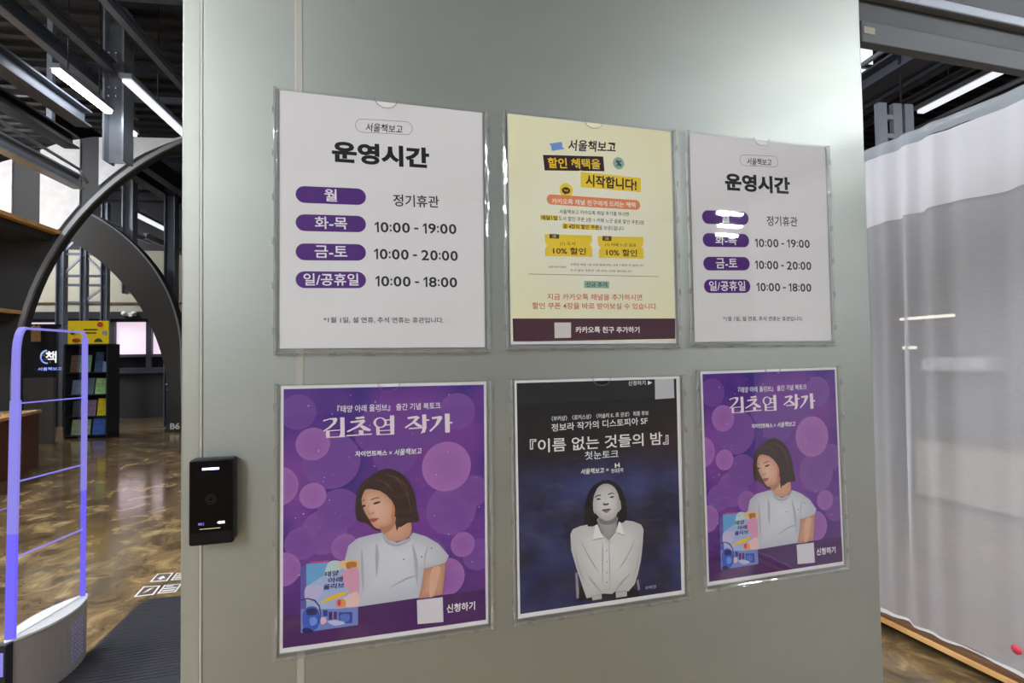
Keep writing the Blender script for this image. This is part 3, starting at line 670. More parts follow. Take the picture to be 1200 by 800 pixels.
  ['p', [[76.6, 306.4], [80.6, 306.0], [80.6, 313.5], [77.1, 313.1]], [216, 70, 110], 1, 0],
  ['p', [[27.7, 311.6], [75.8, 317.8], [104.6, 318.3], [104.6, 344.1], [27.8, 344.4]], [120, 138, 206], 0, 0],
  ['p', [[56.7, 317.0], [63.0, 317.5], [63.0, 326.1], [57.3, 325.9]], [50, 62, 150], 0, 0],
  ['p', [[64.6, 320.5], [69.4, 320.8], [69.4, 331.9], [64.6, 331.5]], [76, 40, 110], 0, 0],
  ['p', [[71.3, 321.1], [75.8, 321.3], [75.8, 332.1], [71.3, 331.8]], [96, 50, 110], 0, 0],
  ['p', [[78.2, 322.8], [96.8, 324.8], [96.8, 340.6], [78.7, 338.1]], [56, 76, 170], 0, 0],
  ['p', [[80.6, 326.8], [91.9, 327.4], [91.9, 336.6], [82.2, 336.2]], [90, 120, 200], 1, 0],
  ['p', [[63.1, 333.5], [75.8, 333.5], [87.1, 339.2], [72.6, 340.5]], [196, 200, 232], 1, 0],
  ['p', [[30.1, 318.4], [37.8, 309.6], [48.8, 312.7], [52.8, 324.7], [50.4, 339.1], [41.0, 345.1], [31.7, 341.4]], [58, 92, 196], 1, 0],
  ['p', [[36.3, 312.7], [47.2, 313.5], [48.8, 320.9], [36.3, 320.8]], [28, 32, 96], 1, 0],
  ['p', [[30.1, 339.5], [37.9, 339.0], [44.2, 345.6], [31.7, 344.9]], [26, 34, 100], 1, 0],
  ['p', [[39.4, 326.1], [47.3, 325.6], [48.8, 334.0], [41.0, 336.1]], [108, 150, 226], 1, 0],
  ['p', [[53.6, 328.1], [59.9, 327.3], [61.5, 334.1], [55.1, 336.5]], [226, 190, 214], 1, 0],
  ['p', [[27.3, 298.5], [36.3, 297.2], [46.4, 300.9], [52.7, 309.9], [54.8, 321.7], [52.8, 334.5], [51.7, 334.4], [53.2, 321.5], [51.0, 310.7], [44.9, 302.7], [36.3, 299.1], [27.3, 300.4]], [70, 60, 120], 0, 0],
  ['t', 59.5, 267.6, 78.2, 267.1, 7.6, [40, 34, 104], '태양', 0.03, 0.1],
  ['t', 63.8, 276.7, 83.8, 276.7, 7.6, [40, 34, 104], '아래', 0.03, 0.1],
  ['t', 57.5, 285.0, 85.8, 285.6, 7.6, [40, 34, 104], '올리브', 0.03, 0.1],
  ['p', [[188.4, 319.8], [226.8, 320.2], [227.7, 356.8], [189.3, 354.8]], [222, 218, 226], 0, 0],
  ['t', 232.4, 338.1, 276.0, 338.7, 12.8, [250, 246, 250], '신청하기', 0.02, 0],
],
'night': [
  ['t', 199.0, 9.5, 231.3, 9.3, 7.8, [236, 236, 236], '신청하기', 0.014, 0],
  ['p', [[235.8, 6.1], [243.9, 9.6], [235.6, 13.3]], [236, 236, 236], 0, 0],
  ['p', [[249.1, 4.1], [285.6, 3.3], [285.9, 36.9], [248.8, 37.9]], [196, 196, 200], 0, 0],
  ['t', 61.2, 62.6, 235.6, 60.3, 8.1, [236, 236, 236], '〈부커상〉〈로커스상〉〈어슐러 K. 르 귄상〉 최종 후보', 0.012, 0],
  ['t', 60.9, 76.9, 233.4, 73.1, 12.5, [236, 236, 236], '정보라 작가의 디스토피아 SF', 0.014, 0],
  ['t', 24.2, 104.4, 272.5, 104.1, 22.2, [236, 236, 236], '『이름 없는 것들의 밤』', 0.012, 0],
  ['t', 117.9, 124.9, 177.9, 125.3, 13.5, [236, 236, 236], '첫눈토크', 0.008, 0],
  ['t', 110.4, 150.1, 151.5, 150.8, 9.1, [236, 236, 236], '서울책보고', 0.022, 0.12],
  ['t', 155.1, 150.5, 159.9, 150.3, 4.3, [236, 236, 236], '×', 0, 0],
  ['t', 170.9, 144.5, 179.9, 144.0, 7.1, [236, 236, 236], 'H', 0.04, 0],
  ['t', 164.1, 152.8, 186.4, 152.7, 7.1, [236, 236, 236], '현대문학', 0.012, 0],
  ['p', [[97.1, 310.4], [101.2, 310.9], [103.7, 351.9], [98.5, 351.2]], [150, 150, 156], 0, 0],
  ['p', [[205.9, 336.5], [210.1, 334.4], [212.1, 351.7], [208.5, 352.6]], [140, 140, 148], 0, 0],
  ['p', [[110.5, 335.0], [144.2, 341.8], [196.3, 345.8], [210.8, 355.5], [210.0, 363.3], [161.0, 361.0], [101.7, 354.7], [104.4, 331.6]], [24, 23, 28], 0, 0],
  ['p', [[120.9, 239.1], [115.4, 234.2], [115.0, 212.3], [118.5, 195.8], [126.5, 179.6], [139.5, 170.2], [155.3, 166.7], [171.2, 172.1], [182.0, 184.0], [188.0, 200.3], [190.5, 219.0], [189.6, 235.2], [181.8, 239.2], [172.7, 230.5], [138.0, 235.1], [129.4, 239.4]], [24, 22, 28], 1, 0],
  ['p', [[139.1, 227.4], [171.6, 227.8], [172.5, 238.4], [169.2, 255.1], [157.4, 266.1], [146.2, 254.0], [139.4, 237.8]], [150, 148, 148], 1, [172, 170, 168]],
  ['p', [[179.2, 201.7], [183.0, 203.3], [181.9, 213.5], [177.4, 218.3]], [176, 174, 172], 1, 0],
  ['p', [[126.7, 208.6], [131.2, 210.6], [132.7, 220.6], [128.7, 217.6]], [176, 174, 172], 1, 0],
  ['p', [[128.4, 205.7], [130.1, 192.9], [136.4, 180.4], [148.0, 173.5], [159.5, 173.8], [169.5, 180.4], [175.7, 191.4], [178.0, 202.1], [178.7, 212.7], [174.7, 220.2], [171.3, 226.5], [164.0, 231.8], [153.8, 233.2], [143.9, 229.4], [136.9, 222.0], [131.3, 215.8]], [184, 182, 180], 1, [224, 222, 219]],
  ['p', [[142.5, 227.7], [153.8, 233.5], [165.4, 231.4], [171.6, 226.7], [172.0, 235.2], [163.8, 239.6], [149.4, 238.8], [140.4, 233.2]], [128, 126, 126], 1, 0],
  ['p', [[133.8, 192.7], [139.0, 190.0], [144.7, 189.9], [144.4, 191.4], [139.0, 191.8], [134.7, 193.8]], [60, 58, 60], 1, 0],
  ['p', [[157.4, 189.9], [163.5, 188.3], [169.0, 189.8], [168.4, 190.8], [163.8, 189.9], [157.9, 191.5]], [60, 58, 60], 1, 0],
  ['p', [[136.0, 196.7], [140.1, 195.3], [144.6, 196.7], [140.6, 198.2]], [44, 42, 44], 1, 0],
  ['p', [[160.2, 195.4], [164.3, 193.9], [168.9, 195.3], [164.8, 196.8]], [44, 42, 44], 1, 0],
  ['p', [[147.3, 205.2], [150.7, 204.0], [153.6, 205.3], [157.1, 204.3], [159.0, 206.8], [155.3, 208.0], [152.4, 208.3], [149.5, 207.5]], [92, 90, 90], 1, 0],
  ['p', [[151.1, 189.4], [153.9, 190.1], [153.7, 202.7], [150.8, 203.7]], [208, 206, 204], 1, 0],
  ['p', [[145.3, 215.5], [150.0, 213.6], [154.0, 214.2], [158.0, 213.5], [162.3, 215.4], [157.9, 217.1], [153.3, 217.2], [149.3, 217.1]], [96, 82, 84], 1, 0],
  ['p', [[148.7, 217.4], [153.6, 217.5], [159.1, 217.8], [153.8, 220.4]], [134, 120, 120], 1, 0],
  ['p', [[90.0, 248.4], [94.3, 241.1], [106.9, 237.3], [121.0, 236.0], [135.2, 234.3], [142.8, 251.1], [157.4, 265.6], [169.8, 254.3], [176.1, 236.1], [187.2, 235.5], [201.9, 238.5], [216.6, 245.2], [221.1, 253.6], [219.0, 277.3], [215.1, 303.3], [208.6, 326.3], [202.3, 341.8], [191.7, 351.0], [167.0, 348.9], [161.2, 352.2], [142.9, 349.4], [115.7, 352.5], [110.4, 337.5], [99.9, 305.6], [90.9, 274.0]], [196, 196, 194], 0, [228, 228, 226]],
  ['p', [[133.8, 235.2], [137.4, 236.3], [143.9, 252.5], [147.5, 259.4], [129.0, 260.6]], [238, 238, 236], 0, 0],
  ['p', [[176.1, 236.6], [178.9, 239.0], [186.0, 259.4], [172.2, 252.7], [162.6, 264.0], [158.0, 265.6], [169.8, 254.3]], [238, 238, 236], 0, 0],
  ['p', [[129.0, 260.6], [147.5, 259.4], [146.6, 261.4], [130.0, 262.2]], [178, 178, 178], 1, 0],
  ['p', [[172.2, 253.5], [186.0, 259.6], [184.8, 260.6], [172.1, 255.1]], [178, 178, 178], 1, 0],
  ['p', [[145.9, 264.4], [146.7, 295.6], [144.3, 336.7], [144.1, 295.3]], [178, 178, 178], 1, 0],
  ['p', [[157.4, 265.6], [158.7, 307.3], [157.3, 346.1], [156.7, 307.1]], [178, 178, 178], 1, 0],
  ['p', [[106.5, 257.7], [122.7, 287.7], [139.1, 315.4], [128.1, 301.2], [114.5, 276.5]], [178, 178, 178], 1, 0],
  ['p', [[204.1, 267.8], [191.7, 290.2], [173.6, 314.3], [185.6, 302.6], [199.3, 280.5]], [178, 178, 178], 1, 0],
  ['p', [[119.2, 318.1], [130.3, 329.8], [142.9, 348.3], [127.4, 332.0]], [178, 178, 178], 1, 0],
  ['p', [[167.0, 348.9], [176.0, 335.4], [196.8, 322.3], [181.8, 336.1]], [178, 178, 178], 1, 0],
  ['p', [[95.2, 266.8], [105.5, 306.3], [113.4, 327.7], [102.7, 305.9]], [178, 178, 178], 1, 0],
  ['p', [[215.8, 274.3], [207.4, 313.0], [199.5, 335.7], [205.9, 312.8]], [178, 178, 178], 1, 0],
  ['p', [[154.4, 167.7], [146.6, 171.8], [137.8, 180.0], [132.2, 190.4], [130.2, 202.0], [130.5, 213.6], [134.2, 226.9], [139.1, 236.5], [129.4, 239.9], [120.9, 239.1], [115.0, 225.2], [115.4, 209.7], [119.7, 192.0], [127.9, 178.4], [140.0, 169.7]], [24, 22, 28], 0, 0],
  ['p', [[155.0, 167.7], [163.0, 173.0], [171.5, 181.0], [176.0, 191.4], [179.2, 201.7], [181.2, 215.5], [178.6, 227.1], [174.3, 235.4], [182.4, 239.6], [189.6, 235.2], [190.8, 219.0], [188.6, 200.4], [182.0, 183.5], [171.2, 172.1]], [24, 22, 28], 0, 0],
  ['p', [[173.3, 203.3], [178.0, 202.1], [179.7, 203.8], [178.9, 214.3], [175.3, 220.8]], [180, 178, 176], 1, 0],
  ['c', 153.6, 280.8, 1.2, 1.2, [150, 150, 150], 0],
  ['c', 153.2, 298.9, 1.2, 1.2, [150, 150, 150], 0],
  ['c', 152.8, 317.0, 1.2, 1.2, [150, 150, 150], 0],
  ['c', 152.4, 332.5, 1.2, 1.2, [150, 150, 150], 0],
  ['p', [[115.7, 352.0], [142.6, 349.3], [142.9, 350.9], [116.2, 353.6]], [168, 168, 168], 0, 0],
  ['p', [[167.0, 348.6], [191.4, 350.4], [191.4, 352.0], [167.6, 350.2]], [168, 168, 168], 0, 0],
  ['p', [[124.7, 352.1], [142.3, 350.8], [142.7, 357.6], [126.3, 358.0]], [190, 188, 186], 0, 0],
  ['p', [[167.6, 350.2], [187.9, 351.8], [187.7, 359.3], [167.9, 359.4]], [190, 188, 186], 0, 0],
  ['t', 221.9, 350.1, 241.8, 350.4, 6.0, [170, 170, 190], '©혜영', 0.006, 0],
],
}

# ================================================================ the setting
def hstruct(name, boxes, m):
    mb = MB()
    for bx in boxes:
        hbox(mb, *bx)
    return struct(mb.build(name, m))
mb = MB(); hbox(mb, -14, 14, -16, 16.6, -.2, 0)
struct(mb.build('floor', M['floor']))
mb = MB(); hbox(mb, -14, 14, -16, 16.6, 6.6, 6.8)
for k in range(46):
    d = 1.0 + k * .34
    hbox(mb, -14, 14, d, d + .12, 6.54, 6.6)
struct(mb.build('ceiling', M['deck']))
hstruct('wall_back', [(-14, 14, 16.3, 16.6, 0, 1.36), (-14, -11.2, 16.3, 16.6, 1.36, 3.0), (-6.0, 14, 16.3, 16.6, 1.36, 3.0)], M['dark_wall'])
hstruct('wall_back_upper', [(-14, 14, 16.3, 16.6, 3.0, 4.75)], M['cream'])
hstruct('wall_back_top', [(-14, 14, 16.3, 16.6, 4.75, 6.6)], M['dark_wall'])
hstruct('wall_left', [(-14.2, -14, -16, 16.6, 0, 6.8)], M['dark_wall'])
hstruct('wall_right', [(14, 14.2, -16, 16.6, 0, 6.8)], M['dark_wall'])
hstruct('wall_hall_end', [(-14, 14, -16.2, -16, 0, 6.8)], M['hall_end'])
hstruct('trim_3', [(-14, 14, 16.26, 16.3, 3.22, 3.27)], M['wood_brown'])
hstruct('trim_4', [(-14, 14, 16.2, 16.3, 2.8, 3.0)], M['steel_dark'])
# ribbon window in the back wall
win = MB()
for e in (-11.2, -10.0, -8.78, -7.82, -6.95, -6.06):
    hbox(win, e, e + .14, 16.3, 16.5, 1.36, 2.8)
hbox(win, -11.2, -6.0, 16.3, 16.5, 1.30, 1.42)
hbox(win, -11.2, -6.0, 16.3, 16.5, 1.72, 1.80)
hbox(win, -11.2, -6.0, 16.3, 16.5, 2.72, 2.8)
wo = struct(win.build('window_1', M['frame_dark']))
for e0, e1 in ((-11.06, -10.0), (-9.86, -8.78), (-8.64, -7.82), (-7.68, -6.95), (-6.81, -6.06)):
    p = MB(); hbox(p, e0, e1, 16.42, 16.44, 1.80, 2.72); p.build('pane', M['pane'], wo)
    p = MB(); hbox(p, e0, e1, 16.42, 16.44, 1.42, 1.72); p.build('lower_pane', M['pane_dark'], wo)
s = MB(); hbox(s, -11.3, -5.9, 16.18, 16.32, 1.26, 1.32); s.build('window_sill', M['frame_dark'], wo)

# the steel wall that carries the notices
x0, x1, zt = -.273, .922, 3.05
w = MB(); w.box(x0 + .024, x1, 0, .28, 0, zt, bevel=.004)
struct(w.build('wall_front', M['wall_steel']))
t = MB()                                  # folded corner of the left edge
t.box(x0, x0 + .0245, .0, .28, 0, zt, bevel=.003)
t.box(x0 + .0228, x0 + .0258, -.0016, .002, 0, zt, m=1, bevel=.0007)
struct(t.build('trim_1', [M['lip_steel'], M['bead']]))
t = MB()
t.box(-.1275, -.1175, -.0016, .001, 0, zt, bevel=.0006)
struct(t.build('trim_2', M['trim_steel']))

# header over the passage on the right
h = thing('header_beam', 'grey folded steel header beam spanning the opening right of the notice wall', 'beam', (2.3, .1, 2.2))
b = MB(); b.box(.925, 4.2, .0, .022, 2.119, 2.163, bevel=.002); b.build('lower_flange', M['header_light'], h)
b = MB(); b.box(.925, 4.2, .014, .03, 2.163, 2.215); b.build('web', M['header'], h)
b = MB(); b.box(.925, 4.2, -.004, .03, 2.215, 2.238, bevel=.003); b.build('upper_flange', M['steel_light'], h)
b = MB(); b.box(.925, 4.2, .012, .03, 2.238, 2.62); b.build('upper_panel', M['header'], h)
tp = MB(); tp.box(.93, .958, -.0012, .0, 2.136, 2.150, bevel=.0004)
tag(tp.build('masking_tape', M['masking'], origin=(.944, 0, 2.14)) , 'scrap of yellowed tape on the left end of the grey header beam', 'tape')

# ================================================================ notices

PW, PH = .297, .36976
def clip(poly, r):
    x0, y0, x1, y1 = r
    for ax, val, sg in ((0, x0, 1), (0, x1, -1), (1, y0, 1), (1, y1, -1)):
        out = []
        for i in range(len(poly)):
            a, b = poly[i - 1], poly[i]
            ia, ib = (a[ax] - val) * sg >= 0, (b[ax] - val) * sg >= 0
            if ia != ib:
                k = (val - a[ax]) / (b[ax] - a[ax])
                out.append((a[0] + (b[0] - a[0]) * k, a[1] + (b[1] - a[1]) * k))
            if ib:
                out.append(tuple(b))
        poly = out
        if len(poly) < 3:
            return []
    return poly
def smooth(p, n=5):
    out = []
    N = len(p)
    for i in range(N):
        a, b, c, d = p[i - 1], p[i], p[(i + 1) % N], p[(i + 2) % N]
        for k in range(n):
            t = k / n
            out.append(tuple(.5 * (2 * b[j] + (c[j] - a[j]) * t + (2 * a[j] - 5 * b[j] + 4 * c[j] - d[j]) * t * t + (3 * b[j] - a[j] - 3 * c[j] + d[j]) * t ** 3) for j in (0, 1)))
    return out
INK = 1.06         # how much lighter the inks are than they look in the hall's light
def times(t):
    """opening hours such as 10:00 - 19:00, with a flagged figure one"""
    vs, fs, x = [], [], 0.0
    def put(p, f, w):
        o = len(vs)
        vs.extend([(x + u * w, v) for u, v in p])
        fs.extend([tuple(i + o for i in q) for q in f])
    for ch in t:
        if ch == ' ':
            x += .30
        elif ch == '1':
            put([(.55, 0), (1, 0), (1, 1), (.62, 1), (0, .80), (0, .62), (.55, .80)], [(0, 1, 2, 3, 6), (3, 4, 5, 6)], .40)
            x += .40 + .17
        elif ch == ':':
            put([(0, .12), (1, .12), (1, .30), (0, .30), (0, .58), (1, .58), (1, .76), (0, .76)], [(0, 1, 2, 3), (4, 5, 6, 7)], .17)
            x += .17 + .14
        elif ch == '-':
            put([(0, .38), (1, .38), (1, .54), (0, .54)], [(0, 1, 2, 3)], .44)
            x += .44 + .16
        else:
            p, f, a = text_mesh(ch, .02)
            put(p, f, .80)
            x += .80 + .13
    m = max(v[0] for v in vs)
    return [(u / m, v) for u, v in vs], fs
class Sheet:
    """a printed sheet: ink shapes laid on the paper, one mesh"""
    def __init__(s):
        s.v, s.f, s.c, s.k = [], [], [], 0
    def P(s, x, y):
        return ((x - 148.5) / 1000, -.00016 - s.k * .000011, (PH * 500 - y) / 1000)
    def raw(s, vs, fs, cs):
        o = len(s.v)
        s.v += vs
        s.f += [[i + o for i in f] for f in fs]
        s.c += cs
    def poly(s, pts, col, col2=None):
        if len(pts) < 3:
            return
        s.k += 1
        if col2:
            cx = sum(p[0] for p in pts) / len(pts); cy = sum(p[1] for p in pts) / len(pts)
            n = len(pts)
            vs = [s.P(*p) for p in pts] + [s.P(cx + (p[0] - cx) * .55, cy + (p[1] - cy) * .55) for p in pts] + [s.P(cx, cy)]
            mid = tuple(col[j] * .35 + col2[j] * .65 for j in range(4))
            fs = [(i, (i + 1) % n, n + (i + 1) % n, n + i) for i in range(n)] + [(n + i, n + (i + 1) % n, 2 * n) for i in range(n)]
            s.raw(vs, fs, [col] * n + [mid] * n + [col2])
        else:
            tri = tessellate_polygon([[Vector((p[0], p[1], 0)) for p in pts]])
            s.raw([s.P(*p) for p in pts], [tuple(t) for t in tri], [col] * len(pts))
    def grid(s, r, fn, n=28):
        s.k += 1
        x0, y0, x1, y1 = r
        vs, cs = [], []
        for j in range(n + 1):
            for i in range(n + 1):
                u, v = i / n, j / n
                vs.append(s.P(x0 + (x1 - x0) * u, y0 + (y1 - y0) * v))
                cs.append(fn(u, v))
        fs = [(j * (n + 1) + i, j * (n + 1) + i + 1, (j + 1) * (n + 1) + i + 1, (j + 1) * (n + 1) + i) for j in range(n) for i in range(n)]
        s.raw(vs, fs, cs)
    def text(s, x1, y1, x2, y2, h, col, t, b, sh):
        s.k += 1
        vs, fs = times(t) if ':' in t else text_mesh(t, b)[:2]
        L = math.hypot(x2 - x1, y2 - y1)
        ux, uy = (x2 - x1) / L, (y2 - y1) / L
        out = []
        for x, y in vs:
            p, q = x * L + (y - .5) * h * sh, (.5 - y) * h
            out.append(s.P(x1 + ux * p - uy * q, y1 + uy * p + ux * q))
        s.raw(out, fs, [col] * len(out))
    def pill(s, x1, y1, x2, y2, h, col, outline):
        L = math.hypot(x2 - x1, y2 - y1)
        ux, uy = (x2 - x1) / L, (y2 - y1) / L
        def ring(r, L0, L1):
            o = []
            for k in range(13):
                t = math.pi / 2 + math.pi * k / 12
                o.append((L0 + r + r * math.cos(t), r * math.sin(t)))
            for k in range(13):
                t = -math.pi / 2 + math.pi * k / 12
                o.append((L1 - r + r * math.cos(t), r * math.sin(t)))
            return [(x1 + ux * p - uy * q, y1 + uy * p + ux * q) for p, q in o]
        A = ring(h / 2, 0, L)
        if not outline:
            s.poly(A, col)
            return
        Bq = ring(h / 2 - .5, .5, L - .5)
        s.k += 1
        n = len(A)
        s.raw([s.P(*p) for p in A + Bq], [(i, (i + 1) % n, n + (i + 1) % n, n + i) for i in range(n)], [col] * (2 * n))
    def art(s, L, r=None):
        for e in L:
            if e[0] == 'p':
                p = [tuple(q) for q in e[1]]
                if e[3]:
                    p = smooth(p)
                if r:
                    p = clip(p, r)
                s.poly(p, ink(e[2], INK), ink(e[4], INK) if e[4] else None)
            elif e[0] == 'c':
                n = 40 if e[3] > 3 else 10
                p = [(e[1] + e[3] * math.cos(2 * math.pi * k / n), e[2] + e[4] * math.sin(2 * math.pi * k / n)) for k in range(n)]
                if r:
                    p = clip(p, r)
                s.poly(p, ink(e[5], INK), ink(e[6], INK) if e[6] else None)
            elif e[0] == 't':
                s.text(e[1], e[2], e[3], e[4], e[5], ink(e[6], INK), e[7], e[8], e[9])
            else:
                s.pill(e[1], e[2], e[3], e[4], e[5], ink(e[6], INK), e[7])
    def build(s, paper):
        me = bpy.data.meshes.new('poster')
        hw, hh = PW / 2, PH / 2
        pv = [(-hw, 0, -hh), (hw, 0, -hh), (hw, 0, hh), (-hw, 0, hh), (-hw, .0003, -hh), (hw, .0003, -hh), (hw, .0003, hh), (-hw, .0003, hh)]
        pf = [(0, 1, 2, 3), (7, 6, 5, 4), (0, 4, 5, 1), (1, 5, 6, 2), (2, 6, 7, 3), (3, 7, 4, 0)]
        n = len(pv)
        me.from_pydata(pv + s.v, [], pf + [[i + n for i in f] for f in s.f])
        ca = me.color_attributes.new('print', 'FLOAT_COLOR', 'POINT')
        for i, c in enumerate([paper] * n + s.c):
            ca.data[i].color = c
        me.materials.append(M['print'])
        me.update()
        bm = bmesh.new(); bm.from_mesh(me)
        for f in bm.faces:
            if f.index >= 6 and f.normal.y > 0:
                f.normal_flip()
        bm.to_mesh(me); bm.free()
        return me
def mixc(a, b, t):
    return tuple(a[j] * (1 - t) + b[j] * t for j in range(4))
from mathutils import noise as mnoise
def bg_talk(u, v):
    n = mnoise.fractal(Vector((u * 3.1, v * 3.6, 2.3)), 1.0, 2.0, 3) * 1.0
    c = mixc(rgb(64, 38, 134, INK), rgb(124, 64, 156, INK), max(0, min(1, .34 + n + .45 * math.sin(math.pi * min(1, v * 1.15)) - .2)))
    return mixc(c, rgb(92, 42, 112, INK), max(0, (v - .68) / .32))
def bg_night(u, v):
    n = mnoise.fractal(Vector((u * 3.2, v * 5.4, 7.1)), 1.0, 2.0, 4)
    top = mixc(rgb(22, 20, 27, INK), rgb(50, 22, 36, INK), max(0, u - .55) * 1.6 * math.exp(-((v - .38) / .16) ** 2))
    low = mixc(rgb(34, 38, 66, INK), rgb(58, 66, 122, INK), max(0, min(1, .35 + n * .9)))
    return mixc(top, low, max(0, min(1, (v - .3) / .18)))
def bg_disc(u, v):
    k = math.exp(-(((u - .5) / .55) ** 2 + ((v - .5) / .45) ** 2) * 1.2)
    return mixc(rgb(240, 237, 192, 1.12), rgb(246, 246, 226, 1.12), k)
white_paper = rgb(229, 228, 230, 1.12)
sh = Sheet(); sh.art(ART['hours']); ME_hours = sh.build(white_paper)
sh = Sheet(); sh.grid((1.2, 1.2, 295.8, 364.5), bg_disc, 16); sh.art(ART['discount'], (1.2, 1.2, 295.8, 365)); ME_disc = sh.build(white_paper)
sh = Sheet(); sh.grid((4, 4.5, 293, 363), bg_talk); sh.art(ART['talk'], (4, 4.5, 293, 363)); ME_talk = sh.build(white_paper)
sh = Sheet(); sh.grid((4, 4, 290.5, 363), bg_night, 40); sh.art(ART['night'], (4, 4, 290.5, 363)); ME_night = sh.build(white_paper)
NOTICES = [
 (0.0, 1.7043, .0023, ME_hours, 'white opening hours notice at the left end of the top row', 'clear acrylic holder around the left white opening hours notice', 'hours'),
 (.3381, 1.7078, .0006, ME_disc, 'pale yellow discount coupon notice in the middle of the top row', 'clear acrylic holder around the pale yellow coupon notice', ''),
 (.6721, 1.7098, -.0006, ME_hours, 'white opening hours notice at the right end of the top row', 'clear acrylic holder around the right white opening hours notice', 'hours'),
 (-.0002, 1.2815, .0055, ME_talk, 'purple book talk poster at the left end of the bottom row', 'clear acrylic holder around the left purple book talk poster', 'talk'),
 (.343, 1.281, 0, ME_night, 'black and navy book talk poster in the middle of the bottom row', 'clear acrylic holder around the black and navy poster', ''),
 (.683, 1.2893, -.0076, ME_talk, 'purple book talk poster at the right end of the bottom row', 'clear acrylic holder around the right purple book talk poster', 'talk'),
]
def make_holder(label, loc):
    h = thing('acrylic_holder', label, 'sign holder', loc, 'acrylic sign holders on the steel wall')
    h['_o'] = [0, 0, 0]
    a, t, bt = PW / 2 + .006, PH / 2 + .002, -PH / 2 - .006
    f = MB()
    pts = [(-a, bt), (a, bt), (a, t), (.016, t)] + [(.016 * math.cos(q), t - .013 * math.sin(q)) for q in [math.pi * k / 14 for k in range(1, 14)]] + [(-.016, t), (-a, t)]
    f.prism(pts, lambda u, v, d: (u, d, v), -.0082, -.0066)
    f.build('front_sheet', M['clear'], h)
    nr = MB()
    q0 = [(r_ * math.cos(q), t - r_ * .81 * math.sin(q)) for r_, s_ in ((.0168, 1), (.0158, -1)) for q in [math.pi * k / 14 for k in range(15)][::s_]]
    nr.prism(q0, lambda u, v, d: (u, d, v), -.0085, -.0064)
    nr.build('thumb_notch', M['clear_edge'], h)
    g = MB(); g.box(-a, a, -.0022, -.0004, bt, t); g.build('back_sheet', M['clear'], h)
    for nm, bx in (('left_edge', (-a - .002, -a + .003, -.0086, -.0002, bt - .003, t + .001)), ('right_edge', (a - .003, a + .002, -.0086, -.0002, bt - .003, t + .001)), ('bottom_edge', (-a, a, -.0086, -.0002, bt - .002, bt + .003))):
        e = MB(); e.box(*bx, bevel=.0016)
        n = 6
        if nm != 'bottom_edge':
            xx = bx[0] - .0016 if nm == 'left_edge' else bx[1] - .0004
            for k in range(n):
                z = bt + (t - bt) * (k + .5) / n
                e.box(xx, xx + .002, -.0076, -.002, z - .005, z + .005, bevel=.0006)
        else:
            for k in range(n):
                x = -a + 2 * a * (k + .5) / n
                e.box(x - .005, x + .005, -.0076, -.002, bx[4] - .0016, bx[4] + .0004, bevel=.0006)
        e.build(nm, M['clear_edge'], h)
    return h
holder0 = None
for x, z, rot, me, lab, hlab, grp in NOTICES:
    p = bpy.data.objects.new('poster', me)
    COL.objects.link(p)
    p.location = (x, -.0030, z)
    p.rotation_euler = (0, rot, 0)
    tag(p, lab, 'poster', {'hours': 'white opening hours notices', 'talk': 'purple book talk posters'}.get(grp))
    if holder0 is None:
        holder0 = make_holder(hlab, (x, 0, z)); hh = holder0
    else:
        hh = holder0.copy(); COL.objects.link(hh); hh.location = (x, 0, z)
        hh['label'] = hlab
        for c in holder0.children:
            k = c.copy(); COL.objects.link(k); k.parent = hh
    hh.rotation_euler = (0, rot, 0)

# ---------------------------------------------------------------- access reader on the wall
r = thing('access_reader', 'black wall mounted access card reader with glowing blue indicator', 'card reader', (-.2305, 0, 1.315))
b = MB(); b.box(-.257, -.2035, -.026, 0, 1.262, 1.3735, bevel=.003); b.build('housing', M['black_plastic'], r)
b = MB(); b.box(-.2552, -.2053, -.0276, -.025, 1.2795, 1.372, bevel=.001); b.build('front_glass', M['black_gloss'], r)
b = MB(); b.box(-.2405, -.2205, -.0284, -.0274, 1.3605, 1.3632, bevel=.0008); b.build('status_light', M['led'], r)
b = MB(); put_text(b, '48:51', lambda u, v: (u, -.0279, v), -.2225, 1.2895, .0085, .0032, 0, .04); b.build('clock_digits', M['led'], r)
b = MB(); b.box(-.2452, -.2402, -.0279, -.0276, 1.2892, 1.2922, bevel=.0003); b.box(-.2395, -.2385, -.0279, -.0276, 1.2886, 1.2926); b.build('icon', M['led_dim'], r)
b = MB(); b.box(-.2435, -.2190, -.0279, -.0276, 1.2838, 1.2843); b.build('indicator_line', M['led_warm'], r)
b = MB()
for rr in (.0035, .0062):
    n = 24
    for k in range(n):
        t0, t1 = 2 * math.pi * k / n, 2 * math.pi * (k + 1) / n
        b.add([(-.2303 + q * math.cos(t), -.0278, 1.322 + q * math.sin(t)) for q, t in ((rr, t0), (rr, t1), (rr - .0007, t1), (rr - .0007, t0))], [(0, 1, 2, 3)])
b.build('card_symbol', mat('faint_grey_print', rgb(40, 40, 44), .4), r)

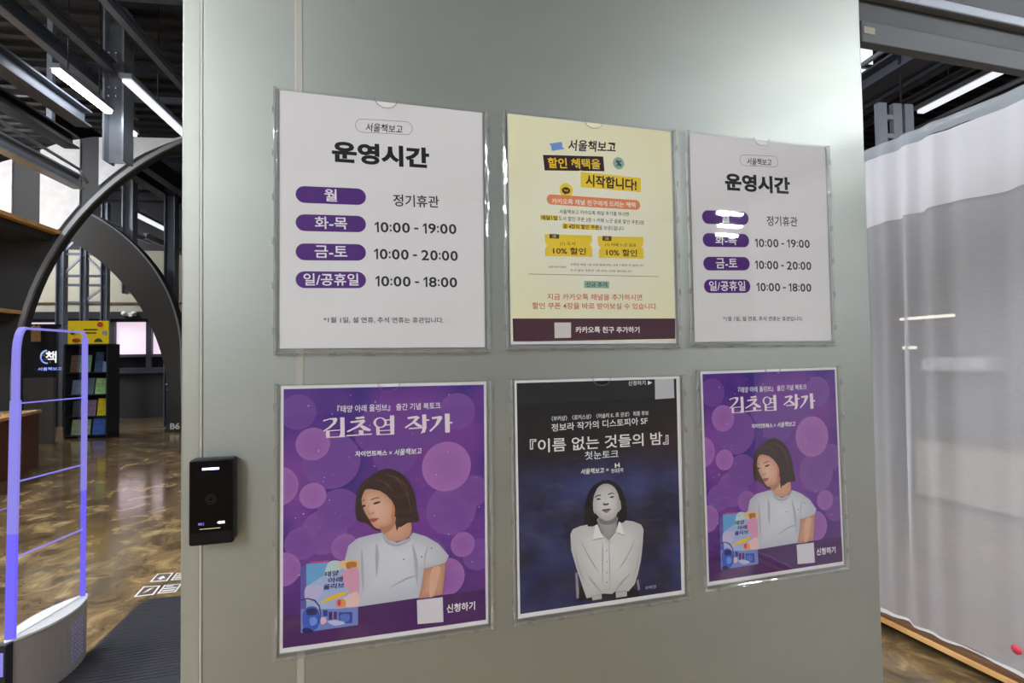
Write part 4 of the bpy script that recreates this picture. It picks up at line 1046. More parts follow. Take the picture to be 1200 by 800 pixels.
# ================================================================ the passage on the left
# anti-theft gate
G0 = Vector((-1.503, 2.150, 0)); G1 = Vector((-1.406, 2.587, 0))
gd = (G1 - G0).normalized(); gn = Vector((gd.y, -gd.x, 0)); GL = (G1 - G0).length
def G(s, t, z):
    return G0 + gd * s + gn * t + Vector((0, 0, z))
g = thing('security_gate', 'clear acrylic anti theft gate with glowing violet edges on pale base', 'security gate', G(GL / 2, 0, 0))
def lens(wd, s0, s1, n=16):
    a = [(s0 + (s1 - s0) * k / n, wd * math.sin(math.pi * k / n) ** .75 * 1.0) for k in range(n + 1)]
    return a + [(s, -t) for s, t in reversed(a[1:-1])]
gb = MB(); gb.prism(lens(.075, -.03, GL + .03), lambda s, t, z: G(s, t, z), 0, .295); gb.build('base', M['gate_grey'], g)
gb = MB(); gb.prism(lens(.080, -.034, GL + .034), lambda s, t, z: G(s, t, z), .2952, .305); go = gb.build('base_cap', M['gate_white'], g)
gb = MB()
gb.add([G(s, t, .3056) for s, t in ((.0, .014), (GL, .014), (GL, -.014), (0, -.014))], [(0, 1, 2, 3)]); gb.build('light_slot', M['gate_slot'], go)
gb = MB()
for i in range(5):
    for j in range(9):
        s, z = .27 + i * .024, .06 + j * .022
        t = .075 * math.sin(math.pi * (s + .03) / (GL + .06)) ** .75 + .0006
        gb.add([G(s + dx, t, z + dz) for dx, dz in ((-.003, -.003), (.003, -.003), (.003, .003), (-.003, .003))], [(0, 1, 2, 3)])
gb.build('speaker_holes', M['gate_slot'], g)
gb = MB()
gb.add([G(-.036, t, z) for t, z in ((-.02, .02), (.02, .02), (.02, .29), (-.02, .29))], [(0, 1, 2, 3)])
gb.prism([(-.02, .0), (.02, .0), (.02, .3), (-.02, .3)], lambda t, z, s: G(s, t, z), -.05, -.01); gb.build('end_strip', M['steel_dark'], g)
gb = MB(); gb.prism([(-.012, .17), (.012, .17), (.012, .27), (-.012, .27)], lambda t, z, s: G(s, t, z), -.053, -.049); gb.build('end_label', M['purple_soft'], g)
ZT = 1.66
def outline(i):
    o = [(0.0 + i, .305)]
    o.append((.012 + i, 1.35))
    for k in range(7):
        q = math.pi - math.pi / 2 * k / 6
        o.append((.055 + (.04 - i * .3) * math.cos(q) - .003 + i, 1.55 + (.125 - i) * math.sin(q)))
    for k in range(7):
        q = math.pi / 2 - math.pi / 2 * k / 6
        o.append((GL - .03 + (.03 - i) * math.cos(q), 1.645 + (.03 - i) * math.sin(q)))
    o.append((GL - i, .305))
    return o
gb = MB(); gb.prism(outline(.004), lambda s, z, t: G(s, t, z), -.006, .006); gb.build('acrylic_panel', M['clear'], g)
def edge_strip(pts, wd, m, name, thick=.012):
    e = MB()
    n = len(pts)
    for i in range(n - 1):
        e.bar(G(pts[i][0], 0, pts[i][1]), G(pts[i + 1][0], 0, pts[i + 1][1]), wd, thick, 0, up=gd)
    return e.build(name, m, g)
O = outline(0)
def edge_at(z):
    return .012 * (z - .305) / 1.045
e = MB(); e.bar(G(edge_at(.305), 0, .305), G(edge_at(.76), 0, .76), .040, .014, 0, up=gd); e.build('near_edge_light', M['purple_edge'], g)
e = MB(); e.bar(G(edge_at(.76), 0, .76), G(edge_at(1.35), 0, 1.35), .040, .014, 0, up=gd); e.build('near_edge_light', M['purple_soft'], g)
edge_strip(O[1:9], .030, M['purple_soft'], 'near_corner')
edge_strip(O[8:16], .010, M['purple_soft'], 'top_edge')
e = MB(); e.bar(G(GL, 0, .305), G(GL, 0, .85), .020, .012, 0, up=gd); e.build('far_edge_light', M['purple_edge'], g)
e = MB(); e.bar(G(GL, 0, .85), G(GL, 0, 1.645), .024, .012, 0, up=gd); e.build('far_edge_light', M['purple_soft'], g)
for z in (1.335, .985, .65):
    e = MB(); e.bar(G(.006, 0, z), G(GL, 0, z - .002), .006, .006, 0); e.build('crossbar', M['purple_line'], g)
# etched roundel with its caption
e = MB()
cs, cz, R = .20, 1.545, .034
n = 30
for k in range(n):
    q0, q1 = math.pi * .5 + math.pi * 1.05 * k / n, math.pi * .5 + math.pi * 1.05 * (k + 1) / n
    inn = R * .78
    e.add([G(cs + rr * math.cos(q) * 1.25, -.0075, cz + rr * math.sin(q)) for rr, q in ((R, q0), (R, q1), (inn, q1), (inn, q0))], [(0, 1, 2, 3)])
e.build('logo_ring', M['logo_blue'], g)
e = MB(); put_text(e, '책', lambda u, v: G(u, .0075, v), cs - .028, cz - .028, .068, .056, 0, .012); e.build('logo', M['logo_white'], g)
e = MB(); put_text(e, '서울책보고', lambda u, v: G(u, .0075, v), cs - .075, cz - .066, .15, .016, 0, .02); e.build('logo_caption', M['logo_blue'], g)

# ribbed mat on the floor
t = MB()
mp = [(-1.405, 2.20), (-1.345, 3.14), (-1.30, 3.235), (-1.262, 3.25), (-.45, 3.15), (-.50, 2.05)]
t.prism(mp, lambda u, v, d: (u, v, d), 0, .010)
for k in range(34):
    y = 2.22 + k * .03
    t.box(-1.385 + .055 * k / 34, -.52, y, y + .014, .009, .013, bevel=.002)
tag(t.build('floor_mat', M['mat_black'], origin=(-.9, 2.6, 0)), 'black ribbed floor mat lying beside the security gate', 'mat')
# floor stickers
def sticker(pts, icon, label):
    b = MB()
    b.prism(pts, lambda u, v, d: (u, v, d), 0.0002, .0012, 0)
    c = (sum(p[0] for p in pts) / 4, sum(p[1] for p in pts) / 4)
    inn = [(c[0] + (p[0] - c[0]) * .8, c[1] + (p[1] - c[1]) * .84) for p in pts]
    b.prism(inn, lambda u, v, d: (u, v, d), .0013, .0015, 1)
    o, a1, a2 = Vector(pts[0]), Vector(pts[1]) - Vector(pts[0]), Vector(pts[3]) - Vector(pts[0])
    for poly in icon:
        b.prism([tuple(o + a1 * u + a2 * v) for u, v in poly], lambda u, v, d: (u, v, d), .0016, .0018, 0)
    tag(b.build('floor_sticker', [M['sticker'], M['sticker_ink']], origin=(c[0], c[1], 0)), label, 'sticker', 'white framed floor stickers')
arrow = [[(.25, .35), (.5, .7), (.75, .35), (.58, .35), (.58, .2), (.42, .2), (.42, .35)]]
arr2 = [[(.3, .25), (.5, .4), (.7, .78), (.45, .66)]]
lines = [[(.15, .2), (.85, .2), (.85, .32), (.15, .32)], [(.15, .45), (.85, .45), (.85, .57), (.15, .57)], [(.2, .7), (.6, .7), (.6, .82), (.2, .82)]]
sticker([(-1.407, 3.586), (-1.296, 3.566), (-1.298, 3.722), (-1.405, 3.738)], arrow, 'white floor sticker with arrow in the far row, left one')
sticker([(-1.276, 3.570), (-1.175, 3.560), (-1.175, 3.700), (-1.276, 3.712)], lines, 'white floor sticker in the far row, right one by the wall edge')
sticker([(-1.420, 3.335), (-1.308, 3.335), (-1.312, 3.490), (-1.420, 3.508)], arr2, 'white floor sticker with slanted mark in the near row, left one')
sticker([(-1.290, 3.345), (-1.180, 3.340), (-1.180, 3.480), (-1.290, 3.490)], lines, 'white floor sticker in the near row, right one by the wall edge')

# reception desk
d = thing('reception_desk', 'reddish brown reception desk behind the security gate', 'desk', B(-5.9, 7.9, 0))
dn = math.atan2(-.42, 1.39)
def DK(u, v, z):      # u along the front, v back from it
    a = B(-5.37, 7.24, 0); q = (B(-5.785, 8.63, 0) - a).normalized(); nn = Vector((-q.y, q.x, 0))
    return a + q * u + nn * v + Vector((0, 0, z))
def dbox(mb, u0, u1, v0, v1, z0, z1, m=0):
    c = [DK(u, v, z) for z in (z0, z1) for u, v in ((u0, v0), (u1, v0), (u1, v1), (u0, v1))]
    mb.add(c, [(0, 3, 2, 1), (4, 5, 6, 7), (0, 1, 5, 4), (1, 2, 6, 5), (2, 3, 7, 6), (3, 0, 4, 7)], m)
b = MB(); dbox(b, -1.2, .78, .02, .7, 0, .80); b.build('front_body', M['desk_red'], d)
b = MB(); dbox(b, .78, 1.45, 0, .7, 0, .80); b.build('end_cabinet', M['desk_side'], d)
b = MB(); dbox(b, -1.22, 1.47, -.03, .72, .80, .84); b.build('desktop', M['wood'], d)
b = MB(); dbox(b, -1.2, 1.45, .03, .7, .06, .07); 
p = MB()
for k in range(5):
    dbox(p, .05 + k * .004, .42, .12, .40, .842 + k * .012, .852 + k * .012)
tag(p.build('paper_stack', M['white'], origin=DK(.25, .25, .842)), 'small stack of white papers on the reception desk', 'papers')
p = MB()
c0 = DK(.20, .5, .84)
c = [DK(u, v, z) for u, v, z in ((.0, .50, .84), (.42, .50, .84), (.42, .60, 1.06), (.0, .60, 1.06), (.0, .53, .84), (.42, .53, .84), (.42, .62, 1.06), (.0, .62, 1.06))]
p.add(c, [(0, 1, 2, 3), (7, 6, 5, 4), (0, 4, 5, 1), (1, 5, 6, 2), (2, 6, 7, 3), (3, 7, 4, 0)])
tag(p.build('sign_card', M['white'], origin=c0), 'white card standing tilted on the reception desk', 'card')

# ---------------------------------------------------------------- near arch
def arcz(e, R):
    q = R * R - (e + 1.866) ** 2
    return 1.203 + math.sqrt(q) if q > 0 else 0
NA = thing('bookshelf_arch', 'huge curved steel arch with white panels and plywood shelves', 'arch', B(-4, 9, 0))
R = 4.466
th0 = math.pi + math.asin(1.203 / R)
inner = [(-1.866 + R * math.cos(t), 1.203 + R * math.sin(t)) for t in [th0 - (th0 - (math.pi - th0)) * k / 60 for k in range(61)]]
OUT = [(-8.9, 0), (-8.9, 2.6), (-8.4, 3.5), (-7.4, 4.3), (-6.61, 4.75), (-6.2, 4.9), (-5.7, 5.13), (-5.26, 5.22), (-4.62, 5.25), (-4.0, 5.26)]
ro = R + .14
th1 = math.acos((-3.8 + 1.866) / ro)
OUT += [(-1.866 + ro * math.cos(t), 1.203 + ro * math.sin(t)) for t in [th1 - (th1 + .27) * k / 40 for k in range(41)]]
OUT[-1] = (inner[-1][0] + .14, 0)
def onarch(u, v, dd):
    return B(u, dd, v)
b = MB(); b.prism(inner + OUT[::-1], onarch, 9.0, 9.14); b.build('arch_plate', M['arch_dark'], NA)
b = MB()
ri = [( -1.866 + (R - .0) * math.cos(t), 1.203 + (R - .0) * math.sin(t)) for t in [th0 - (th0 - (math.pi - th0)) * k / 60 for k in range(61)]]
rr_ = [( -1.866 + (R + .065) * math.cos(t), 1.203 + (R + .065) * math.sin(t)) for t in [th0 - (th0 - (math.pi - th0)) * k / 60 for k in range(61)]]
b.prism(ri + rr_[::-1], onarch, 8.95, 9.0); b.build('rim', M['arch_rim'], NA)
def outer_z(e):
    for (a, za), (c, zc) in zip(OUT, OUT[1:]):
        if a <= e <= c and c > a:
            return za + (zc - za) * (e - a) / (c - a)
    return 0
for e0, e1 in ((-8.4, -6.42), (-6.02, -5.45), (-5.17, -3.85)):
    n = 14
    lo, up = [], []
    for k in range(n + 1):
        e = e0 + (e1 - e0) * k / n
        lz = max(3.68, arcz(e, R + ((.14 if e < -4.6 else .14 - .07 * min(1, (e + 4.6) / .7))))); uz = outer_z(e) - .02
        if uz > lz:
            lo.append((e, lz)); up.append((e, uz))
    b = MB(); b.prism(lo + up[::-1], onarch, 8.972, 9.0); b.build('white_panel', M['white_panel'], NA)
b = MB(); hbox(b, -9, -5.72, 7.35, 9.0, 3.61, 3.665); b.build('shelf', M['wood'], NA)
b = MB(); hbox(b, -9, -6.26, 7.5, 9.0, 2.33, 2.385); b.build('shelf', M['wood'], NA)
b = MB(); hbox(b, -9, -5.85, 7.4, 9.0, 3.50, 3.61); hbox(b, -9, -6.4, 7.55, 9.0, 2.22, 2.33); b.build('shelf_bracket', M['arch_dark'], NA)

# ---------------------------------------------------------------- far arch
FA = thing('bookshelf_arch', 'dark pointed arch farther down the hall, behind the white panelled arch', 'arch', B(-8.9, 12.6, 0))
mid = -8.9
io = []
for k in range(31):
    z = 5.20 * k / 30
    e = -9.84 + math.sqrt(max(.0, 4.218 ** 2 - (z - .66) ** 2))
    if e < mid or z > 4.75:
        break
    io.append((e, z))
io.append((mid, 4.77))
oo = [(-5.30, 0), (-5.34, 1.2)]
for k in range(28):
    t = -.02 + (math.pi / 2 + .02) * k / 27
    oo.append((-8.875 + 3.53 * math.cos(t), 1.715 + 3.53 * math.sin(t)))
right = io
def mir(p):
    return [(2 * mid - a, z) for a, z in p]
poly_in = io + mir(io[:-1])[::-1]
poly_out = oo + mir(oo[:-1])[::-1]
b = MB(); b.prism(poly_out + poly_in[::-1], onarch, 12.5, 12.8); b.build('arch_plate', M['arch_far'], FA)
b = MB()
for (a, c) in list(zip(poly_out, poly_out[1:])):
    b.bar(B(a[0], 12.49, a[1]), B(c[0], 12.49, c[1]), .03, .05, 0, up=BD)
b.build('rim', M['arch_rim'], FA)
b = MB(); put_text(b, 'B6', lambda u, v: B(u, 12.492, v), -5.57, .06, .20, .14, 0, .03); b.build('shelf_number', M['white'], FA)

# ---------------------------------------------------------------- display shelf with books
DS = thing('display_shelf', 'black display bookshelf under the yellow sign', 'bookshelf', B(-6.9, 12.1, 0))
e0, e1 = -7.32, -6.50
def sb(nm, *bx, m='steel_dark'):
    b = MB(); hbox(b, *bx); return b.build(nm, M[m], DS)
sb('side_panel', e0, e0 + .03, 11.85, 12.3, 0, 1.95); sb('side_panel', e1 - .03, e1, 11.85, 12.3, 0, 1.95)
sb('back_panel', e0 + .03, e1 - .03, 12.27, 12.3, 0, 1.95); sb('top_panel', e0, e1, 11.85, 12.3, 1.92, 1.95)
for z in (.04, .43, .88, 1.34):
    sb('shelf', e0 + .03, e1 - .03, 11.86, 12.27, z, z + .025)
BOOKS = [  # row z, e, width, height, colour, label
 (1.365, -7.66, .17, .36, (128, 104, 84), 'tan book on the top row of the display shelf, far left'),
 (1.365, -7.46, .26, .36, (120, 164, 128), 'sage green book on the top row of the display shelf'),
 (1.365, -7.10, .18, .42, (58, 74, 104), 'dark slate blue book on the top row of the display shelf'),
 (1.365, -6.91, .155, .22, (112, 144, 190), 'low pale blue book on the top row of the display shelf, far right'),
 (.905, -7.62, .24, .30, (122, 140, 168), 'grey blue book on the second row of the display shelf, left'),
 (.905, -7.33, .20, .34, (92, 108, 130), 'darker grey blue book on the second row of the display shelf, middle'),
 (.905, -7.08, .32, .33, (150, 190, 128), 'light green book on the second row of the display shelf, right'),
 (.455, -7.60, .18, .32, (76, 74, 86), 'charcoal book on the third row of the display shelf, left'),
 (.455, -7.32, .24, .33, (132, 106, 142), 'mauve book on the third row of the display shelf, middle'),
 (.455, -7.03, .28, .36, (240, 196, 40), 'bright yellow book on the third row of the display shelf, right'),
 (.065, -7.62, .42, .32, (158, 176, 140), 'pale green book on the bottom row of the display shelf'),
 (.065, -7.14, .38, .34, (70, 108, 190), 'strong blue book on the bottom row of the display shelf'),
]
def make_book():
    bk = thing('book', '', 'book', (0, 0, 0), 'books facing out on the display shelf')
    b = MB()
    b.box(0, 1, 0, .004, 0, 1); b.box(0, 1, .026, .03, 0, 1); b.box(0, .03, .004, .026, 0, 1)
    b.build('cover', M['white'], bk)
    b = MB(); b.box(.03, .98, .004, .026, .012, .988); b.build('pages', M['white'], bk)
    return bk
bk0 = make_book()
for i, (z, e, wd, hh_, c, lab) in enumerate(BOOKS):
    e, wd = -7.32 + (e + 7.72) * .82, wd * .82
    if i == 0:
        bo = bk0
    else:
        bo = bk0.copy(); COL.objects.link(bo)
        for ch in bk0.children:
            k = ch.copy(); k.data = ch.data.copy() if ch.name.startswith('cover') else ch.data
            COL.objects.link(k); k.parent = bo
    bo['label'] = lab
    bo.location = B(e, 11.95, z)
    bo.rotation_euler = (-.16, 0, -_a)
    bo.scale = (wd, 1, hh_)
    for ch in bo.children:
        if ch.name.startswith('cover'):
            ch.data.materials[0] = mat('book_cover', rgb(*c, 1.15), .4, noise=(7, rgb(*[min(255, v * 1.18 + 8) for v in c], 1.15), 2))
# yellow sign on the shelf
b0 = B(-6.95, 12.0, 1.95)
YS = thing('display_sign', 'yellow display sign standing on top of the black bookshelf', 'sign', b0)
b = MB(); hbox(b, -7.34, -6.57, 12.0, 12.03, 1.95, 2.44); b.build('board', M['yellow'], YS)
ink1 = mat('brown_ink', rgb(110, 84, 20), .5); ink2 = mat('red_ink', rgb(214, 80, 50), .5); ink3 = mat('green_ink', rgb(60, 100, 50), .5); ink4 = mat('blue_ink', rgb(150, 178, 190), .5)
b = MB()
for z, ea, eb in ((2.24, -7.04, -6.78), (2.17, -7.02, -6.8)):
    hbox(b, ea, eb, 11.996, 12.0, z, z + .03)
b.build('lettering', ink1, YS)
def disc(mb, e, z, r, n=16, sx=1, half=False):
    pts = [(e + r * sx * math.cos(t), z + r * math.sin(t)) for t in [(math.pi if half else 2 * math.pi) * k / n for k in range(n + (1 if half else 0))]]
    mb.prism(pts, lambda u, v, dd: B(u, dd, v), 11.994, 12.0)
for de, dz, dr, dx in ((-6.73, 2.36, .055, 1), (-7.18, 2.03, .045, 1.8), (-7.03, 2.05, .04, 1)):
    b = MB(); disc(b, de, dz, dr, sx=dx); b.build('red_motif', ink2, YS)
b = MB(); disc(b, -6.76, 1.99, .08, half=True); b.build('green_motif', ink3, YS)
b = MB(); disc(b, -7.25, 2.20, .05); b.build('green_motif', ink3, YS)
b = MB(); disc(b, -6.64, 2.18, .05); b.build('blue_motif', ink4, YS)
# partition and its wooden tag
PT = thing('partition', 'dark upright partition board seen through the acrylic gate', 'partition', B(-7.5, 11.24, 0))
b = MB(); hbox(b, -7.86, -7.13, 11.2, 11.28, 1.28, 2.26); b.build('upper_board', M['dark_wall'], PT)
b = MB(); hbox(b, -7.86, -7.13, 11.2, 11.28, 0, 1.28); b.build('lower_board', M['grey_board'], PT)
b = MB(); hbox(b, -7.9, -7.05, 11.19, 11.30, 2.26, 2.32); b.build('top_rail', M['steel_dark'], PT)
b = MB(); hbox(b, -7.50, -7.34, 11.16, 11.185, 1.98, 2.28); hbox(b, -7.47, -7.45, 11.165, 11.19, 2.28, 2.30); hbox(b, -7.39, -7.37, 11.165, 11.19, 2.28, 2.30)
tag(b.build('hanging_tag', M['wood'], origin=B(-7.44, 11.19, 2.0)), 'small plywood tag hanging from the dark partition rail', 'sign')
# emergency light on the dark band over the windows
el = thing('emergency_light', 'white twin head emergency light on the dark band over the window', 'light', B(-8.18, 16.15, 2.95))
b = MB(); hbox(b, -8.22, -8.1, 16.14, 16.2, 2.86, 2.98); b.build('body', M['white'], el)
for e in (-8.30, -8.05):
    b = MB(); b.tube([B(e, 16.08, 2.94), B(e, 16.2, 2.94)], .065, 12); b.build('lamp_head', M['white'], el)
# lattice tower
TW = thing('lattice_frame', 'grey steel lattice frame standing in front of the far window', 'frame', B(-8.4, 14.5, 0))
for e, wd in ((-8.93, .18), (-8.42, .14), (-7.94, .15)):
    b = MB(); b.ibeam(B(e, 14.5, 0), B(e, 14.5, 5.6), wd, wd); b.build('post', M['steel'], TW)
for z in (2.5, 3.08, 3.52, 3.75, 4.3, 4.9):
    b = MB(); b.bar(B(-8.93, 14.5, z), B(-7.94, 14.5, z), .05, .06); b.build('rail', M['steel'], TW)
for a, c in (((-8.42, 3.1), (-7.94, 3.5)), ((-8.93, 3.75), (-8.42, 4.3)), ((-8.42, 4.3), (-7.94, 3.78)), ((-8.93, 4.3), (-8.42, 4.9))):
    b = MB(); b.bar(B(a[0], 14.5, a[1]), B(c[0], 14.5, c[1]), .045, .05); b.build('brace', M['steel_light'], TW)

# ---------------------------------------------------------------- steelwork under the roof, left
def beam(label, e, d0, d1, z, wd, h_, m='steel', e2=None, z2=None, cat='beam', name='roof_beam', group='steel roof beams on the left'):
    b = MB(); p, q = B(e, d0, z), B(e if e2 is None else e2, d1, z if z2 is None else z2)
    b.ibeam(p, q, wd, h_)
    return tag(b.build(name, M[m], origin=(p + q) / 2), label, cat, group)
beam('grey steel beam running beside the lit ceiling tube', -4.52, 3.5, 7.4, 4.85, .20, .22, 'steel')
beam('dark steel beam just below the grey beam beside the tube, upper left', -4.95, 3.8, 7.9, 4.70, .2, .17, 'steel_dark')
beam('grey steel beam ending over the white panels of the arch', -5.22, 4.6, 8.55, 4.32, .16, .20, 'steel_light')
b = MB(); b.tube([B(-4.95, 4.6, 4.5), B(-5.02, 8.2, 4.42)], .022, 8); b.tube([B(-5.02, 8.2, 4.42), B(-5.02, 8.4, 4.28)], .022, 8)
tag(b.build('conduit_pipe', M['steel_light'], origin=B(-5, 6.5, 4.45)), 'thin pale conduit above the lowest steel beam', 'pipe')
beam('dark steel beam along the top left corner of the hall', -4.65, 4.0, 9.0, 5.62, .12, .2, 'steel')
beam('steel beam crossing above the tall column', -4.2, 4.0, 7.45, 5.62, .10, .16, 'steel')
beam('steel beam high beside the edge of the notice wall', -3.46, 4.5, 11, 5.62, .09, .14, 'steel')
beam('long dark steel beam near the ridge over the arch', -2.6, 4.5, 12, 5.9, .2, .3, 'steel_dark')
beam('dark steel girder behind the tall column', -5.3, 9.6, 15, 5.45, .2, .34, 'steel_dark')
beam('dark steel girder over the far arch', -6.2, 9.6, 16, 5.75, .24, .36, 'steel_dark')
beam('pale steel rail far under the roof beyond the arch', -7.6, 12.9, 16, 4.95, .1, .12, 'steel_light')
beam('lower pale steel rail far under the roof beyond the arch', -6.5, 13.4, 16, 4.55, .1, .14, 'steel_light')
for lab, d, z in (('cross girder nearest the far arch', 13.3, 6.2), ('second cross girder beyond the far arch', 14.8, 6.2), ('cross girder at the back wall', 15.9, 6.2)):
    b = MB(); b.ibeam(B(-13, d, z), B(2, d, z), .16, .24)
    tag(b.build('cross_girder', M['steel_dark'], origin=B(-5, d, z)), 'dark steel ' + lab, 'beam', 'dark cross girders under the roof')
for lab, e0_, e1_, d, z, m in (('nearest, crossing above the long tube', -8, -2.2, 6.9, 6.3, 'steel'), ('middle one, crossing behind the tall column', -8, -2.2, 8.9, 6.3, 'steel_dark'), ('farthest one, just above the arch crown', -8, -2.2, 9.95, 6.3, 'steel')):
    b = MB(); b.bar(B(e0_, d, z), B(e1_, d, z), .08, .10)
    tag(b.build('purlin', M[m], origin=B(-5, d, z)), 'thin steel purlin at upper left, ' + lab, 'beam', 'thin purlins at upper left')
def column(label, e, d, z0, z1, wd, m='steel', dep=None):
    c = thing('steel_column', label, 'column', B(e, d, z0))
    b = MB(); b.ibeam(B(e, d, z0), B(e, d, z1), wd, dep or wd); b.build('shaft', M[m], c)
    if z0 < .1:
        b = MB(); hbox(b, e - wd * .62, e + wd * .62, d - wd * .62, d + wd * .62, z0, z0 + .03); b.build('base_plate', M[m], c)
    for k in range(2):
        for dz in (.9, 1.02, 1.4, 1.52):
            b = MB(); b.tube([B(e + (k - .5) * wd * .35, d - wd * .5 - .012, z0 + dz), B(e + (k - .5) * wd * .35, d - wd * .5 + .002, z0 + dz)], .018, 8); b.build('bolt', M['steel_light'], c)
    return c
column('tall steel column standing between the two lit ceiling tubes', -4.24, 7.69, 4.36, 6.58, .27, 'steel_light')
c_ = thing('steel_column', 'slim steel column left of the lit ceiling tube', 'column', B(-5.06, 7.62, 4.8))
b = MB(); b.bar(B(-5.06, 7.62, 4.82), B(-5.06, 7.62, 6.58), .07, .07, up=BD); b.build('shaft', M['steel_light'], c_)
b = MB(); hbox(b, -5.12, -5.0, 7.56, 7.68, 4.8, 4.82); b.build('base_plate', M['steel_light'], c_)
column('steel column beyond the arch, left of the two', -6.95, 13.6, 3.2, 6.4, .24, 'steel_light')
column('steel column beyond the arch, right of the two', -6.02, 13.6, 0, 6.4, .24, 'steel')
# lamps
def lamp(label, e, d0, d1, z, wd, m='white_lit', group='ceiling tube lamps', house=True, across=False):
    c = thing('tube_lamp', label, 'lamp', B(e, (d0 + d1) / 2, z), group)
    if across:
        ea, eb = e - (d1 - d0) / 2, e + (d1 - d0) / 2; dm = (d0 + d1) / 2
        box1 = (ea, eb, dm - wd / 2, dm + wd / 2); box2 = (ea - .03, eb + .03, dm - wd / 2 - .02, dm + wd / 2 + .02)
    else:
        box1 = (e - wd / 2, e + wd / 2, d0, d1); box2 = (e - wd / 2 - .02, e + wd / 2 + .02, d0 - .03, d1 + .03)
    b = MB(); hbox(b, *box1, z - .03, z + .01); b.build('diffuser', M[m], c)
    b = MB(); hbox(b, *box2, z + .012, z + .07); b.build('housing', M['steel_light'], c)
    for k in (.2, .8):
        b = MB()
        px = B(e, d0 + (d1 - d0) * k, z) if not across else B(ea + (eb - ea) * k, dm, z)
        b.tube([px + Vector((0, 0, .06)), Vector((px.x, px.y, 6.55))], .008, 6); b.build('hanger_rod', M['steel_dark'], c)
    return c
lamp('bright ceiling tube lamp at upper left above the arch', -4.24, 6.35, 7.45, 5.0, .08, 'tube_seen')
lamp('short bright ceiling tube lamp next along behind the tall column', -4.30, 7.9, 8.25, 5.0, .07, 'tube_seen')
lamp('long white beam with added glow right of the tall column', -3.55, 6.5, 10.5, 5.0, .10, 'strip_lit')  # a pale beam; its brightness is put in as glow
lamp('far white ceiling tube lamp seen under the arch', -6.98, 13.7, 15.7, 5.2, .16, 'strip_lit')
lamp('white strip light above the curtain', 6.36, 3.3, 5.3, 4.6, .09, 'strip_lit')
lamp('unseen added lamp lighting the far aisle over the window side', -9.8, 12.7, 14.9, 5.6, .16, group='added tube lamps hidden behind the arches')  # this and the next two are unseen lamps added to brighten the aisles
lamp('unseen added lamp lighting the aisle between the two arches', -9.6, 10.0, 12.2, 5.9, .16, group='added tube lamps hidden behind the arches')
lamp('unseen added lamp lighting the aisle in front of the arch', -7.2, 5.2, 7.2, 5.6, .16, group='added tube lamps hidden behind the arches')  # added out of view so the arch's white panels come out brighter
hall = 'unseen tube lamps over the hall behind the viewer'
for x, y in ((-3.4, -4.4), (-4.0, -7.0), (-6.6, -6.0), (-5.4, -10.0), (-7.6, -11.0), (8.2, -4.6), (9.4, -7.0), (10.8, -7.4), (12.2, -9.4)):  # out of view; several added to brighten the wall's sides and middle
    e, d = x * .992 - y * .127, x * .127 + y * .992
    lamp('long unseen tube lamp lighting the wall from behind the viewer', e, d - 1.2, d + 1.2, 4.8, .14, group=hall)
for e, d in ((-6.8, 1.6), (-3.0, 1.4)):  # added above the view to brighten the floor and gate side
    lamp('unseen tube lamp added over the left passage above the gate', e, d - 1.2, d + 1.2, 5.0, .14, group='added tube lamps over the left passage')
for e, d in ((1.25, 1.3), (1.2, 3.6)):  # added out of view to brighten the curtain
    lamp('unseen tube lamp added between the notice wall and the curtain', e, d - 1.1, d + 1.1, 5.0, .14, m='lamp_half', group='added tube lamps behind the notice wall')
lamp('unseen tube lamp added over the room behind the curtain', 5.0, .2, 2.2, 3.6, .12, 'lamp_half', group=None)  # unseen extra lamp, added for light behind the cloth
lamp('long tube lamp over the passage right of the notice wall', 6.72, -5.2, -3.4, 4.8, .05, group=None)
for e, d in ((9.58, -8.89), (10.53, -9.84), (11.24, -10.66)):
    lamp('cross tube lamp at the far right behind the viewer', e, d - .35, d + .35, 4.8, .13, group='cross tube lamps far behind the viewer', across=True)

# ================================================================ the right side
XC = 2.72
CT = thing('curtain', 'wide sheer white curtain hanging right of the notice wall', 'curtain', (XC, 1.5, .1))
def drape(z0, z1, name, m, off, amp, y0=-2.5, y1=4.6, tz=0):
    n, k = 620, 12
    vs, fs = [], []
    for j in range(k + 1):
        for i in range(n + 1):
            y = y0 + (y1 - y0) * i / n
            v = j / k
            z = z0 + (z1 - z0) * v
            f = .5 * math.sin(y * 31 + 2.2 * math.sin(y * 5.1) + z * .5) + .3 * math.sin(y * 57 + z * .9 + 3 * math.sin(y * 3.3))
            f += .5 * math.sin(y * 13 + 1 + .4 * z)
            fold = amp * f * (.22 + .78 * math.sin(math.pi * min(1, max(0, z / 2.66))) ** .9) * (.7 + 1.1 * max(0, min(1, (y - .9) * 1.6)))
            x = XC + off + fold - .02
            zz = z + (.006 * math.sin(y * 7) + .004 * math.sin(y * 19) if j == 0 else 0)
            vs.append((x, y, zz))
    for j in range(k):
        for i in range(n):
            a = j * (n + 1) + i
            fs.append((a, a + 1, a + n + 2, a + n + 1))
    b = MB(); b.add(vs, fs, 0, True)
    return b.build(name, m, CT)
drape(.115, 2.565, 'drape', M['curtain'], 0, .036)
drape(2.205, 2.565, 'upper_layer', M['curtain_double'], -.007, .036)
drape(2.565, 2.63, 'heading_tape', M['curtain_hem'], -.003, .036)
drape(.108, .122, 'bottom_hem', M['white'], -.004, .036)
b = MB(); b.tube([(XC + .015, -2.5, 2.622), (XC + .015, 4.6, 2.622)], .006, 8); b.build('curtain_rod', M['white'], CT)
b = MB(); b.tube([(XC - .05, .885, .225), (XC - .045, .885, .225)], .02, 16)
tag(b.build('round_tag', M['red'], origin=(XC - .05, .885, .225)), 'small pinkish red round tag low on the curtain at the right edge', 'tag')
